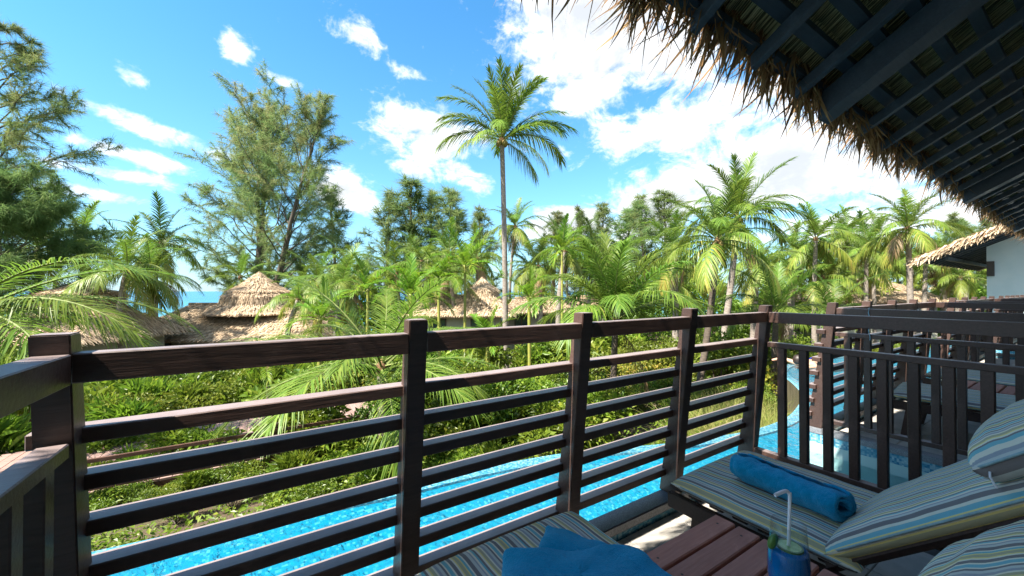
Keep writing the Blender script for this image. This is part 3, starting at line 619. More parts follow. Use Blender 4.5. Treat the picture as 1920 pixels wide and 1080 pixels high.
def twpart(nm, poly, z0, th, mound, tilt):
    o = folded(nm, poly, z0, th, mound, None, tilt).obj(nm, M['towel'], smooth=True); rumple(o, .014, .004); o.parent = tw; o.location = (-.86, -1.0, -.42); return o
twpart('under_fold', [(.90, 1.17), (1.02, .97), (1.01, .74), (.72, .78), (.76, 1.04)], .415, .034, .012, (0, .05))
twpart('upper_fold', [(.655, 1.08), (.80, 1.0), (1.05, .885), (1.03, .62), (.60, .64), (.55, .9)], .448, .040, .012, (-.03, .03))
# cocktail
GXc, GYc = 1.205, .487
gl = empty('cocktail_glass', (GXc, GYc, .381)); gl.scale = (1.04, 1.04, 1.22); tag(gl, 'tall glass of blue cocktail standing on the near table', 'drink')
prof = [(.0, .004), (.034, .004), (.036, .0), (.036, .006), (.012, .012), (.007, .03), (.007, .05), (.022, .066), (.038, .095), (.047, .135), (.0485, .17), (.045, .205), (.041, .235), (.0395, .26), (.0385, .26), (.040, .235), (.044, .205), (.0473, .17)]
Geo().lathe(prof, 40).obj('bowl', M['glass'], gl, smooth=True)
Geo().lathe([(0, .07), (.020, .07), (.036, .096), (.0455, .135), (.047, .17), (.0443, .200), (.043, .2025), (0, .2025)], 40).obj('drink', M['drink'], gl, smooth=True)
Geo().lathe([(.0, .206), (.026, .206), (.030, .2055), (.030, .201), (0, .201)], 28, c=(.006, .0)).obj('lime_slice', M['limeflesh'], gl)
Geo().lathe([(.026, .2068), (.0305, .2066), (.031, .2005)], 28, c=(.006, .0)).obj('lime_rind', M['limeskin'], gl)
g = Geo(); P = [(.006, .004, .09), (.006, .002, .20), (.010, .0, .312), (.0095, .002, .322), (.002, .006, .327), (-.014, .012, .325), (-.03, .018, .321)]
g.tube(smooth_line(np.array(P), 5), .0042, 10).obj('straw', M['straww'], gl, smooth=True)
bm = bmesh.new(); bmesh.ops.create_icosphere(bm, subdivisions=3, radius=.02); me = bpy.data.meshes.new('garnish'); bm.to_mesh(me); bm.free(); me.materials.append(M['limeskin']); me.polygons.foreach_set('use_smooth', [True] * len(me.polygons))
place('garnish', me, gl, (-.034, .022, .218), (.3, .4, 0), (.62, .5, .95))

# ------------------------------------------------------------------ vegetation generators
def frond_mesh(name, seed, elev, droop, n=58, lf=.27, wd=.0155, hang=.9, vee=.1, mat='coco', sweep=.12, yellow=0., rach=.010, fold0=.14):
    """pinnate frond of unit length, growing along +y from the origin"""
    r = np.random.default_rng(seed); m_ = 26; t = np.linspace(0, 1, m_)
    th = elev - droop * t ** 1.45; ds = 1 / (m_ - 1)
    y_ = np.concatenate([[0], np.cumsum(np.cos(th[:-1]) * ds)]); z_ = np.concatenate([[0], np.cumsum(np.sin(th[:-1]) * ds)]); x_ = sweep * (r.random() - .5) * 2 * t ** 2
    C = np.stack([x_, y_, z_], 1); Tn = unit(np.gradient(C, axis=0))
    g = Geo(); g.tube(C[::2], np.linspace(rach, .0016, len(C[::2])), 4, 1, .6, False)
    tt = np.repeat(np.linspace(.13, .995, n), 2); tt = np.clip(tt + r.normal(0, .004, 2 * n), .1, 1); sd = np.tile([-1., 1.], n)
    P = np.stack([np.interp(tt, t, C[:, k]) for k in range(3)], 1); T = unit(np.stack([np.interp(tt, t, Tn[:, k]) for k in range(3)], 1))
    S = unit(np.cross(T, np.array([0, 0, 1.]) + 1e-4 * T)); S = np.where(np.abs(T[:, 2:3]) > .97, np.array([[1., 0, 0]]), S); S[S[:, 0] < 0] *= -1
    N = np.cross(S, T); N[N[:, 2] < 0] *= -1
    phi = np.radians(28 + 40 * tt) + r.normal(0, .06, 2 * n)
    D = unit(S * (sd * np.cos(phi))[:, None] + T * np.sin(phi)[:, None] + N * (vee + r.normal(0, .07, 2 * n))[:, None])
    ln = lf * np.interp(tt, [.1, .25, .45, .75, 1], [.55, .92, 1, .78, .38]) * r.uniform(.85, 1.1, 2 * n)
    gone = r.random(2 * n) < .03; ln[gone] *= .3
    curl = np.stack([np.zeros(2 * n), np.zeros(2 * n), -hang * (.55 + .5 * r.random(2 * n))], 1)
    side = unit(np.cross(D, N) + r.normal(0, .15, (2 * n, 3)))
    tint = np.clip(r.normal(.42, .14, 2 * n) + yellow * (.4 + .6 * tt), 0, 1)
    V, F, Tt = blades(P, D, ln, np.full(2 * n, wd) * r.uniform(.85, 1.15, 2 * n), curl, tint, 3, side)
    # keep leaflet tips near their true length after curling
    g.add(V, F, 0, Tt); return g.mesh(name, [M[mat], M['rachis']])
CLASSES = [(78, 25), (66, 45), (52, 60), (36, 70), (20, 75), (4, 70), (-18, 55), (-42, 38)]
COCO = [[frond_mesh('frond', 100 + 10 * c + k, R(e + k * 4), R(d + 8 * k), hang=.35 + .10 * c, vee=.32 - .05 * c, yellow=.0 if c < 4 else .14 * (c - 3)) for k in range(3)] for c, (e, d) in enumerate(CLASSES)]
ARECA = [[frond_mesh('frond', 400 + 10 * c + k, R(e), R(d + 8 * k), n=26, lf=.30, wd=.036, hang=.28 + .07 * c, vee=.5, mat='areca', yellow=.05 * c, rach=.014) for k in range(2)] for c, (e, d) in enumerate([(80, 30), (64, 60), (45, 75), (26, 85), (8, 80)])]
FINE = [[frond_mesh('frond', 700 + 10 * c + k, R(e), R(d + 6 * k), n=70, lf=.26, wd=.0095, hang=.45 + .08 * c, vee=.22, yellow=.10) for k in range(2)] for c, (e, d) in enumerate([(60, 50), (38, 62), (18, 62), (2, 55), (-18, 45)])]
M['dry'] = leafmat('dry_frond_leaf', [(0, (.16, .10, .05)), (.6, (.30, .20, .10)), (1, (.42, .30, .16))], .3)
DRY = [frond_mesh('dry_frond', 900 + k, R(e), R(d), n=40, hang=1.1, vee=-.1, mat='dry') for k, (e, d) in enumerate(((-25, 60), (-48, 38), (-10, 85)))]
def trunk_geo(p0, p1, r0, r1, bend=(0, 0), ring=.13, sides=10):
    n_ = max(14, int(np.linalg.norm(np.array(p1) - np.array(p0)) / ring * 2)); n_ = min(n_, 120); t = np.linspace(0, 1, n_)
    P = np.array(p0)[None] * (1 - t)[:, None] + np.array(p1)[None] * t[:, None]
    P[:, 0] += bend[0] * np.sin(t * np.pi); P[:, 1] += bend[1] * np.sin(t * np.pi)
    rad = (r0 + (r1 - r0) * t) * (1 + .05 * (np.arange(n_) % 2)) + r0 * .45 * np.exp(-t * 18)
    return Geo().tube(P, rad, sides)
def palm(name, crown, base, L, label, group=None, fronds=None, n=18, kinds=COCO, r0=.13, r1=.09, trunk='trunk', bend=(0, 0), nuts=0, dry=None, lo=0, hi=None, spin=None, cat='palm tree', head=True):
    base = (base[0], base[1], ground_z(base[0], base[1]) - .05) if len(base) == 2 else base
    root = empty(name, base); tag(root, label, cat, group)
    off = Vector(crown) - Vector(base)
    trunk_geo((0, 0, 0), tuple(off), r0, r1, bend).obj('trunk', M[trunk], root, smooth=True)
    if head: Geo().lathe([(r1 * .8, -.22 * L / 3), (r1 * 1.25, -.08 * L / 3), (r1 * 1.3, .05 * L / 3), (r1 * .6, .14 * L / 3), (.001, .2 * L / 3)], 10).obj('crown_base', M['fibre' if trunk != 'stem' else 'stem'], root, smooth=True, loc=off)
    sp = random.uniform(0, 6.28) if spin is None else spin
    if fronds is None:
        hi = len(kinds) - 1 if hi is None else hi; fronds = []
        for k in range(n):
            c = lo + (hi - lo) * (k / (n - 1)) ** .85; c = min(max(int(round(c + random.uniform(-.45, .45))), lo), hi)
            fronds.append((math.degrees(sp) + k * 137.5 + random.uniform(-14, 14), c, random.uniform(.86, 1.1)))
    for az, c, s_ in fronds:
        me = random.choice(kinds[c])
        place('frond', me, root, off + Vector((0, 0, random.uniform(-.03, .03) * L)), (random.uniform(-.06, .06), random.uniform(-.15, .15), -R(az)), L * s_)
    if dry is None: dry = random.choice((0, 1, 2, 2, 3)) if kinds is COCO and n >= 14 else 0
    for k in range(dry): place('dry_frond', random.choice(DRY), root, off + Vector((0, 0, -.05 * L)), (0, 0, random.uniform(0, 6.28)), L * random.uniform(.6, .85))
    if kinds is COCO and nuts == 0 and n >= 18: nuts = random.choice((0, 4, 6))
    for k in range(nuts):
        bm = bmesh.new(); bmesh.ops.create_icosphere(bm, subdivisions=2, radius=.035 * L); me = bpy.data.meshes.new('coconut'); bm.to_mesh(me); bm.free(); me.materials.append(M['coconut'])
        a = k * 2.4; place('coconut', me, root, off + Vector((math.cos(a) * .05 * L, math.sin(a) * .05 * L, -.05 * L)), (0, 0, 0), (1, 1, 1.25))
    return root
def pt(px, py, d): x_, y_ = spot(px, d); return (x_, y_, lev(py, d))
IMG_R = 122.5       # compass azimuth of "to the right" as seen from the balcony; 302.5 is left, 32.5 away, 212.5 towards

# casuarina (she-oak)
def casuarina(seed, H, Rad, nprim, ntw, nneed, base=.12, nl=.42, nw=.026, mat='casu', up=(30, 62), droop=.55, prof=None, multi=1, brown=.0):
    r = np.random.default_rng(seed); wood_g = Geo(); g = Geo(); P0 = []; D0 = []; tn = []
    prof = prof or ([0, .15, .4, .7, .9, 1], [.45, .8, 1, .8, .42, .12])
    for mtr in range(multi):
        lean = r.normal(0, .10, 2) * (1.6 if multi > 1 else .5); hh = H * (1 if mtr == 0 else r.uniform(.90, 1.02)); o0 = r.normal(0, .25, 2) if mtr else np.zeros(2)
        zs = np.linspace(0, hh, 22); wob = np.cumsum(r.normal(0, .035, (22, 2)), 0) * H / 16
        C = np.stack([o0[0] + lean[0] * zs + wob[:, 0], o0[1] + lean[1] * zs + wob[:, 1], zs], 1)
        wood_g.tube(C, np.linspace(.017 * H, .0022 * H, 22), 8, 0, .5)
        for k in range(nprim // multi):
            t = base + (1 - base) * ((k + r.random()) / (nprim // multi)) ** .9; h = t * hh
            c0 = np.array([np.interp(h, zs, C[:, q]) for q in range(3)]); az = k * 2.4 + r.normal(0, .4); el = np.radians(np.interp(t, [0, 1], [up[0], up[1]]) + r.normal(0, 9))
            Lb = Rad * np.interp((t - base) / (1 - base), *prof) * r.uniform(.65, 1.12)
            d = np.array([math.cos(az) * math.cos(el), math.sin(az) * math.cos(el), math.sin(el)]); m_ = 8; tt = np.linspace(0, 1, m_)
            B = c0 + d * (Lb * tt)[:, None] + np.array([0, 0, -.10 * Lb])[None] * (tt ** 2)[:, None] + np.cumsum(r.normal(0, .02 * Lb, (m_, 3)), 0)
            wood_g.tube(B, np.linspace(max(.0045 * H * (1 - .6 * t), .012), .006, m_), 5, 0, .5, False)
            nt = max(4, int(ntw * (.5 + .7 * Lb / Rad))); bt = .22 + .78 * r.random(nt) ** .75
            bp = np.stack([np.interp(bt, tt, B[:, q]) for q in range(3)], 1)
            td = unit(d[None] * .9 + r.normal(0, .62, (nt, 3)) + np.array([0, 0, .25])); tl = Lb * .30 * (1.15 - .5 * bt) * r.uniform(.6, 1.2, nt) + .15 * nl
            tip = bp + td * tl[:, None]
            wv_ = np.stack([bp - .008, bp + .008, tip], 1).reshape(-1, 3); wood_g.add(wv_, np.arange(nt * 3).reshape(-1, 3))
            ct = r.random(nt)
            a = r.random((nt, nneed)) ** .8
            pp = bp[:, None] + (tip - bp)[:, None] * a[..., None]
            pp[..., 2] -= .12 * tl[:, None] * a ** 2
            dd = unit(td[:, None] * .75 + r.normal(0, .55, (nt, nneed, 3)) + np.array([0, 0, -droop]))
            P0.append(pp.reshape(-1, 3)); D0.append(dd.reshape(-1, 3)); tn.append(np.clip(np.repeat(.25 + .45 * ct + brown * t, nneed) + r.normal(0, .08, nt * nneed), 0, 1))
    P0 = np.concatenate(P0); D0 = np.concatenate(D0); tn = np.concatenate(tn); n_ = len(P0)
    sd = unit(np.cross(D0, r.normal(size=(n_, 3)))); ln = nl * r.uniform(.6, 1.25, n_)
    V = np.stack([P0 - sd * nw / 2, P0 + sd * nw / 2, P0 + D0 * ln[:, None] + np.array([0, 0, -.12]) * ln[:, None]], 1).reshape(-1, 3)
    g.add(V, np.arange(3 * n_).reshape(-1, 3), 0, np.repeat(tn, 3))
    return wood_g.mesh('trunk', M['bark'], True), g.mesh('crown', M[mat])
def tree(name, meshes, x_, y_, label, group=None, sc=1., rz=0., z=None, cat='tree'):
    root = empty(name, (x_, y_, (ground_z(x_, y_) - .1) if z is None else z), rz); tag(root, label, cat, group)
    place('trunk', meshes[0], root, sc=sc); place('crown', meshes[1], root, sc=sc); return root

# shrubs
def leaves(P, D, N, L, Wd, tint, fold=.12):
    n_ = len(P); S = unit(np.cross(D, N)); Nn = np.cross(S, D)
    mid = P + D * (L * .45)[:, None]
    V = np.stack([P, mid - S * (Wd / 2)[:, None] + Nn * (fold * Wd)[:, None], P + D * L[:, None] - np.array([0, 0, .18]) * L[:, None], mid + S * (Wd / 2)[:, None] + Nn * (fold * Wd)[:, None]], 1).reshape(-1, 3)
    b0 = np.arange(n_)[:, None] * 4; F = np.concatenate([b0 + np.array([[0, 1, 2]]), b0 + np.array([[0, 2, 3]])])
    return V, F, np.repeat(tint, 4)
def shrub_meshes(seed, n, Rr, H, ll, lw, mat, lobes=7, long=False):
    r = np.random.default_rng(seed); g = Geo(); w = Geo(); Ps = []; Ds = []; tn = []
    for k in range(lobes):
        c = np.array([r.normal(0, .42) * Rr, r.normal(0, .42) * Rr, H * r.uniform(.35, .82)]); rad = Rr * r.uniform(.38, .6)
        w.tube([(0, 0, 0), c * .55 + [0, 0, -.05 * H], c], [.018, .012, .005], 5)
        m_ = n // lobes; d = unit(r.normal(size=(m_, 3)) + [0, 0, .35]); q = r.random(m_) ** .45
        Ps.append(c + d * (rad * q)[:, None] * [1, 1, .85]); Ds.append(unit(d * .7 + r.normal(0, .5, (m_, 3)) + [0, 0, .15 if not long else .5])); tn.append(np.clip(r.normal(.4 + .15 * r.normal(), .17, m_), 0, 1))
    P = np.concatenate(Ps); D = np.concatenate(Ds); T = np.concatenate(tn); m_ = len(P); P[:, 2] = np.maximum(P[:, 2], .03)
    N = unit(np.tile([0, 0, 1.], (m_, 1)) + r.normal(0, .55, (m_, 3)))
    V, F, Tt = leaves(P, D, N, ll * r.uniform(.6, 1.2, m_), lw * r.uniform(.7, 1.15, m_), T)
    g.add(V, F, 0, Tt); return w.mesh('stems', M['bark'], True), g.mesh('foliage', M[mat])
SH = {'broad': [shrub_meshes(s, 900, .62, 1.1, .19, .085, 'shrub') for s in (1, 2)],
      'fine': [shrub_meshes(s, 3000, .62, 1.0, .075, .034, 'shrub', 9) for s in (3, 4)],
      'long': [shrub_meshes(s, 750, .6, 1.2, .36, .055, 'shrub', 6, True) for s in (5, 6)],
      'yellow': [shrub_meshes(s, 2400, .6, 1.1, .085, .045, 'yshrub', 8) for s in (8, 9)]}
def shrub(kind, px, d, label, sc=1., group=None, dz=0., name=None, cat='shrub'):
    x_, y_ = spot(px, d); ms_ = random.choice(SH[kind])
    root = empty(name or {'broad': 'broadleaf_shrub', 'fine': 'small_leaved_shrub', 'long': 'ginger_plant', 'yellow': 'yellow_green_shrub'}[kind], (x_, y_, ground_z(x_, y_) - .04 + dz), random.uniform(0, 6.28)); tag(root, label, cat, group)
    place('stems', ms_[0], root, sc=sc); place('foliage', ms_[1], root, sc=sc); return root

#PART2
# ------------------------------------------------------------------ huts by the beach
def tri_strips(P, D, side, L, Wd, tint):
    n_ = len(P); V = np.stack([P - side * (Wd / 2)[:, None], P + side * (Wd / 2)[:, None], P + D * L[:, None] + side * (Wd * .18)[:, None], P + D * L[:, None] - side * (Wd * .18)[:, None]], 1).reshape(-1, 3)
    return V, np.arange(4 * n_).reshape(-1, 4), np.repeat(tint, 4)
def thatch_quad(g, A, B, C, D_, dens=200, ln=.26, wd=.038, over=.25, rows=True):
    """A,B upper edge, D_,C lower edge"""
    A, B, C, D_ = (np.array(q, float) for q in (A, B, C, D_))
    nrm = unit(np.cross(C - A, D_ - B)); nrm = nrm if nrm[2] > 0 else -nrm
    th = nrm * .12
    g.add(np.array([A, B, C, D_, A - th, B - th, C - th, D_ - th]), np.array([(0, 1, 2, 3), (7, 6, 5, 4), (0, 4, 5, 1), (1, 5, 6, 2), (2, 6, 7, 3), (3, 7, 4, 0)]), 1, .4)
    area = .5 * np.linalg.norm(np.cross(C - A, D_ - B)); n_ = int(area * dens)
    wt, wb = np.linalg.norm(B - A), np.linalg.norm(C - D_)
    v = RNG.random(n_ * 2); u = RNG.random(n_ * 2); keep = RNG.random(n_ * 2) * max(wt, wb) < wt + (wb - wt) * v; v, u = v[keep][:n_], u[keep][:n_]
    if rows:
        nr = max(3, int(np.linalg.norm(D_ - A) / .26)); v = np.clip((np.floor(v * nr) + .5 + RNG.normal(0, .22, len(v))) / nr, 0, 1)
    e = int(wb * 26 * over / .25); v = np.concatenate([v, RNG.uniform(.93, 1, e)]); u = np.concatenate([u, RNG.random(e)])
    P = (A * (1 - u)[:, None] + B * u[:, None]) * (1 - v)[:, None] + (D_ * (1 - u)[:, None] + C * u[:, None]) * v[:, None] + nrm * (.02 + .06 * RNG.random(len(u)))[:, None]
    dn = unit((D_ + C) / 2 - (A + B) / 2); n_ = len(u)
    Dr = unit(dn[None] + nrm * (.06 + .10 * RNG.random((n_, 1))) + RNG.normal(0, .13, (n_, 3)))
    sd = unit(np.cross(Dr, nrm) + RNG.normal(0, .2, (n_, 3)))
    g.add(*[q for q in tri_strips(P, Dr, sd, ln * RNG.uniform(.6, 1.25, n_), wd * RNG.uniform(.6, 1.3, n_), RNG.beta(2.2, 2, n_))][:2], 0, np.repeat(RNG.beta(2.2, 2, n_), 4))
def thatch_cone(g, c, prof, dens=200, ln=.24, wd=.036, sides=40):
    """prof: (radius, z) from the apex down"""
    prof = np.array(prof, float); g2 = Geo(); g.lathe([(max(r_, .01), z_) for r_, z_ in prof[::-1]], sides, 1, c)
    g.lathe([(prof[-1][0], prof[-1][1]), (prof[-1][0] * .96, prof[-1][1] - .12), (.05, prof[-1][1] + .1)], sides, 1, c)
    for (r0, z0), (r1, z1) in zip(prof[:-1], prof[1:]):
        sl = math.hypot(r1 - r0, z1 - z0); n_ = int(math.pi * (r0 + r1) * sl * dens) + 12; v = np.sqrt(RNG.random(n_)) if r0 < .1 else RNG.random(n_); a = RNG.uniform(0, 2 * np.pi, n_)
        if (r1, z1) == tuple(prof[-1]): v[: n_ // 3] = RNG.uniform(.9, 1, n_ // 3)
        rr_ = r0 + (r1 - r0) * v; zz_ = z0 + (z1 - z0) * v; rad = np.stack([np.cos(a), np.sin(a), np.zeros(n_)], 1)
        nr_ = unit(rad * (z0 - z1) + np.array([0, 0, 1.]) * (r1 - r0)); P = rad * rr_[:, None] + np.array([c[0], c[1], 0]) + np.array([0, 0, 1.]) * zz_[:, None] + nr_ * (.02 + .05 * RNG.random(n_))[:, None]
        dn = unit(rad * (r1 - r0) + np.array([0, 0, z1 - z0])); Dr = unit(dn + nr_ * (.05 + .12 * RNG.random((n_, 1))) + RNG.normal(0, .13, (n_, 3))); sd = unit(np.cross(Dr, nr_) + RNG.normal(0, .2, (n_, 3)))
        V, F, _ = tri_strips(P, Dr, sd, ln * RNG.uniform(.6, 1.25, n_), wd * RNG.uniform(.6, 1.3, n_), np.zeros(n_)); g.add(V, F, 0, np.repeat(RNG.beta(2.2, 2, n_), 4))
def hut(px, d, half, depth, ridge_py, eave_py, label, towers=(), rot=0., hip=1.2, dens=200, wall=True, cat='hut'):
    """long thatched hut seen broadside; towers: (offset along ridge, base radius, rim radius, apex py)"""
    x_, y_ = spot(px, d); gz = ground_z(x_, y_); root = empty('thatched_hut', (x_, y_, gz - .1), -YAW + rot); tag(root, label, cat, 'thatched huts near the beach')
    zr = lev(ridge_py, d) - gz + .1; ze = lev(eave_py, d - depth * .8) - gz + .1
    g = Geo(); h = half
    def q(a, b, c, e): thatch_quad(g, a, b, c, e, dens)
    q((-h + hip, 0, zr), (h - hip, 0, zr), (h, -depth, ze), (-h, -depth, ze)); q((h - hip, 0, zr), (-h + hip, 0, zr), (-h, depth, ze), (h, depth, ze))
    q((-h + hip, .01, zr), (-h + hip, -.01, zr), (-h, -depth, ze), (-h, depth, ze)); q((h - hip, -.01, zr), (h - hip, .01, zr), (h, depth, ze), (h, -depth, ze))
    Geo_ = g.obj('thatch', [M['straw'], M['strawbase']], root, kind='stuff')
    Geo().tube([(-h + hip, 0, zr + .05), (h - hip, 0, zr + .05)], .10, 8).obj('ridge_roll', M['strawbase'], root)
    for off, rb, rr_, apy in towers:
        za = lev(apy, d) - gz + .1; g = Geo(); zm = zr + (za - zr) * .40
        thatch_cone(g, (off, 0), [(rr_ * .8, zm + .12), (rr_ * 1.2, zm - (zm - zr) * .35), (rb * .72, zr + .05), (rb, zr - .42)], dens); g.obj('lower_cone', [M['straw'], M['strawbase']], root, kind='stuff')
        g = Geo(); thatch_cone(g, (off, 0), [(.02, za), (rr_ * .22, za - (za - zm) * .30), (rr_ * .62, zm + (za - zm) * .28), (rr_, zm)], dens * 1.3, .26); g.obj('top_cone', [M['straw'], M['strawbase']], root, kind='stuff')
    if wall:
        w, dp = h - .75, depth - .7; zt = ze + .25
        Geo().box(-w, w, -dp, dp, 0, zt).obj('wall', M['hutwall'], root)
        nwin = max(2, int(w / 1.3))
        for k in range(nwin):
            cx = -w + (k + .5) * 2 * w / nwin; fr_ = Geo().box(cx - .5, cx + .5, -dp - .06, -dp + .02, zt * .38, zt * .88).obj('window', M['dark'], root)
            for s_ in (-.24, .24): Geo().box(cx + s_ - .2, cx + s_ + .2, -dp - .07, -dp - .0605, zt * .42, zt * .84).obj('pane', M['glasspane'], fr_)
        for s_ in (-1, 1): Geo().box(s_ * (h - .35) - .07, s_ * (h - .35) + .07, -depth + .35, -depth + .49, 0, ze + .1).obj('post', M['dark'], root)
    return root
hut(478, 23, 5.1, 3.6, 572, 636, 'wide thatched hut with a pointed two-tier cone, sea behind it', [(.25, 2.6, 1.5, 509)])
hut(150, 17, 2.7, 2.7, 568, 642, 'thatched hut half hidden behind the big palm fronds at the left', [(0.1, 1.7, 1.25, 527)])
hut(868, 25, 3.2, 2.8, 556, 592, 'thatched hut with two small pointed cones left of the tall palm trunk', [(1.25, 1.5, .85, 519), (-1.7, 1.3, .8, 526)])
hut(1000, 29, 2.6, 2.5, 560, 586, 'low thatched hut just right of the tall palm trunk', [])
hut(1090, 34, 2.4, 2.5, 557, 582, 'small thatched hut behind the lush palm in the middle')
hut(1605, 30, 4.3, 3.2, 526, 566, 'broad pale thatched hut among the palm trunks at the right', hip=2.0)
hut(1806, 42, 1.8, 1.8, 520, 540, 'tiny thatched hut far off beside the white gable wall', hip=.8)
# next villa along the row: gable wall and thatched roof
vr = empty('villa', (20.6, 0, -1.3)); tag(vr, 'pale villa with thatched roof at the end of the row', 'building')
def vz(y): return 2.42 + .50 * (3.7 - y) + 1.3
g = Geo().hexa([(0, -5, 0), (.25, -5, 0), (0, 2.37, 0), (.25, 2.37, 0), (0, -5, vz(-5) - .25), (.25, -5, vz(-5) - .25), (0, 2.37, vz(2.37) - .25), (.25, 2.37, vz(2.37) - .25)]); g.obj('wall', M['white_wall'], vr)
g = Geo().box(.26, 8, 2.1, 2.36, 0, vz(2.37) - .3); g.obj('front_wall', M['white_wall'], vr)
g = Geo(); thatch_quad(g, (-1.75, -5, vz(-5)), (9, -5, vz(-5)), (9, 3.7, vz(3.7)), (-1.75, 3.7, vz(3.7)), 70, .34, .06)
n_ = 2600; yy = RNG.uniform(-5, 3.75, n_); P = np.stack([-1.72 + RNG.uniform(-.1, .15, n_), yy, np.array([vz(q) for q in yy]) + RNG.uniform(-.12, .08, n_)], 1)
Dr = unit(np.stack([-.6 + RNG.normal(0, .2, n_), .35 + RNG.normal(0, .2, n_), -.7 + RNG.normal(0, .2, n_)], 1)); V, F, T = tri_strips(P, Dr, unit(np.cross(Dr, RNG.normal(size=(n_, 3)))), RNG.uniform(.18, .36, n_), RNG.uniform(.03, .06, n_), RNG.beta(2.2, 2, n_)); g.add(V, F, 0, T)
g.obj('thatch', [M['straw'], M['strawbase']], vr, kind='stuff')
rme = None
for k in range(16):
    x_ = -1.55 + k * .58
    o = Geo().hexa([(x_ - .035, -4.9, vz(-4.9) - .26), (x_ + .035, -4.9, vz(-4.9) - .26), (x_ - .035, 3.5, vz(3.5) - .26), (x_ + .035, 3.5, vz(3.5) - .26), (x_ - .035, -4.9, vz(-4.9) - .13), (x_ + .035, -4.9, vz(-4.9) - .13), (x_ - .035, 3.5, vz(3.5) - .13), (x_ + .035, 3.5, vz(3.5) - .13)]).obj('rafter', M['rafter'], vr)
Geo().box(-1.5, 8, 3.0, 3.1, vz(3.05) - .38, vz(3.05) - .262).obj('batten', M['rafter'], vr)
Geo().box(-.10, -.002, 2.2, 2.36, vz(2.37) - 1.25, vz(2.37) - .75).obj('wall_lamp', M['dark'], vr)

# ------------------------------------------------------------------ boardwalk and garden fences
bw = Geo().box(-4.4, 4.9, 6.55, 8.75, -1.32, -1.085); deck = bw.obj('boardwalk', M['fence'], kind='structure', label='pinkish timber boardwalk crossing the garden')
dm = ubox('deck_board', .118, 2.2, .03, M['deck'], .002)
x = -4.3
while x < 4.85:
    place('deck_board', dm, deck, (x, 7.65, -1.066 + random.uniform(-.002, .002)), (0, 0, 0)); x += .124
def fence(p0, p1, label, h=.80, nslat=4, step=2.0, zb=None, sl=.045):
    p0, p1 = Vector((*p0, 0)), Vector((*p1, 0)); L = (p1 - p0).length; ang = math.atan2(p1.y - p0.y, p1.x - p0.x)
    z0 = ground_z(p0.x, p0.y) if zb is None else zb[0]; z1 = ground_z(p1.x, p1.y) if zb is None else zb[1]
    root = empty('garden_fence', (p0.x, p0.y, z0 - .05), ang); tag(root, label, 'fence', 'low timber fences along the garden paths')
    npst = max(2, round(L / step) + 1); dz = z1 - z0
    for k in range(npst):
        t = k / (npst - 1); Geo().box(t * L - .05, t * L + .05, -.05, .05, dz * t - .3, dz * t + h + .05).obj('post', M['fence'], root, bevel=.006)
    for k in range(nslat):
        zz = h - .03 - k * .105
        Geo().hexa([(-.1, -.085, zz - sl / 2), (L + .1, -.085, dz + zz - sl / 2), (-.1, -.052, zz - sl / 2), (L + .1, -.052, dz + zz - sl / 2), (-.1, -.085, zz + sl / 2), (L + .1, -.085, dz + zz + sl / 2), (-.1, -.052, zz + sl / 2), (L + .1, -.052, dz + zz + sl / 2)]).obj('slat', M['fence'], root, bevel=.004)
    return root
fence((-3.9, 6.36), (4.1, 6.36), 'low dark slatted fence along the near side of the boardwalk')
fence(spot(800, 9.5), spot(905, 9.8), 'short slatted fence between shrubs behind the second railing bay', h=.7, step=1.4)
fence(spot(985, 12), spot(1062, 11), 'sloping handrail fence beside the orange-stemmed young palm', h=.75, nslat=2, step=1.2, zb=(-2.3, -1.75))
fence(spot(1105, 13), spot(1150, 14), 'small slatted bridge railing behind the dark palm trunk', h=.8, nslat=4, step=1.0, zb=(-2.0, -1.75))
fence(spot(1500, 14), spot(1580, 12), 'pale slatted fence across the garden behind the next balcony post', h=.6, nslat=3, step=1.5)

# ------------------------------------------------------------------ casuarinas
big = casuarina(27, 17.5, 7.2, 102, 15, 84, base=.12, nl=.52, nw=.025, brown=.25, droop=.5, up=(34, 72), multi=3, prof=([0, .12, .35, .65, .88, 1], [.55, .80, 1, 1, .8, .5]))
x_, y_ = spot(474, 33); tree('casuarina_tree', big, x_, y_, 'big airy casuarina rising behind the cone-roofed hut', sc=(1.12, 1.12, 1.03), rz=.8)
left1 = casuarina(22, 17, 5.0, 54, 15, 60, base=.22, nl=.42, nw=.022, mat='casudark', up=(8, 50), brown=.25, droop=.35)
x_, y_ = spot(-95, 17.5); tree('casuarina_tree', left1, x_, y_, 'tall layered casuarina cut off by the left edge', rz=2.2)
left2 = casuarina(23, 9.5, 3.9, 80, 16, 52, base=.28, nl=.48, nw=.024, mat='casudark', up=(10, 62), droop=.8)
x_, y_ = spot(-8, 16); tree('casuarina_tree', left2, x_, y_, 'dense dark green casuarina below the tall one at the left', sc=.95, rz=1.1)
FAR = [casuarina(30 + k, 17, 4.4, 40, 8, 26, base=.08, nl=1.0, nw=.055, mat=mt, up=(35, 72), brown=br, droop=.15, prof=([0, .2, .5, .8, 1], [.85, 1, .85, .55, .2])) for k, (mt, br) in enumerate((('casudark', .1), ('casu', .05), ('casu', .15), ('casu', 0)))]
wfac = [1.05, 1.3, 1.5, 1.2, 1.55, 1.1, 1.35]; k_ = 0
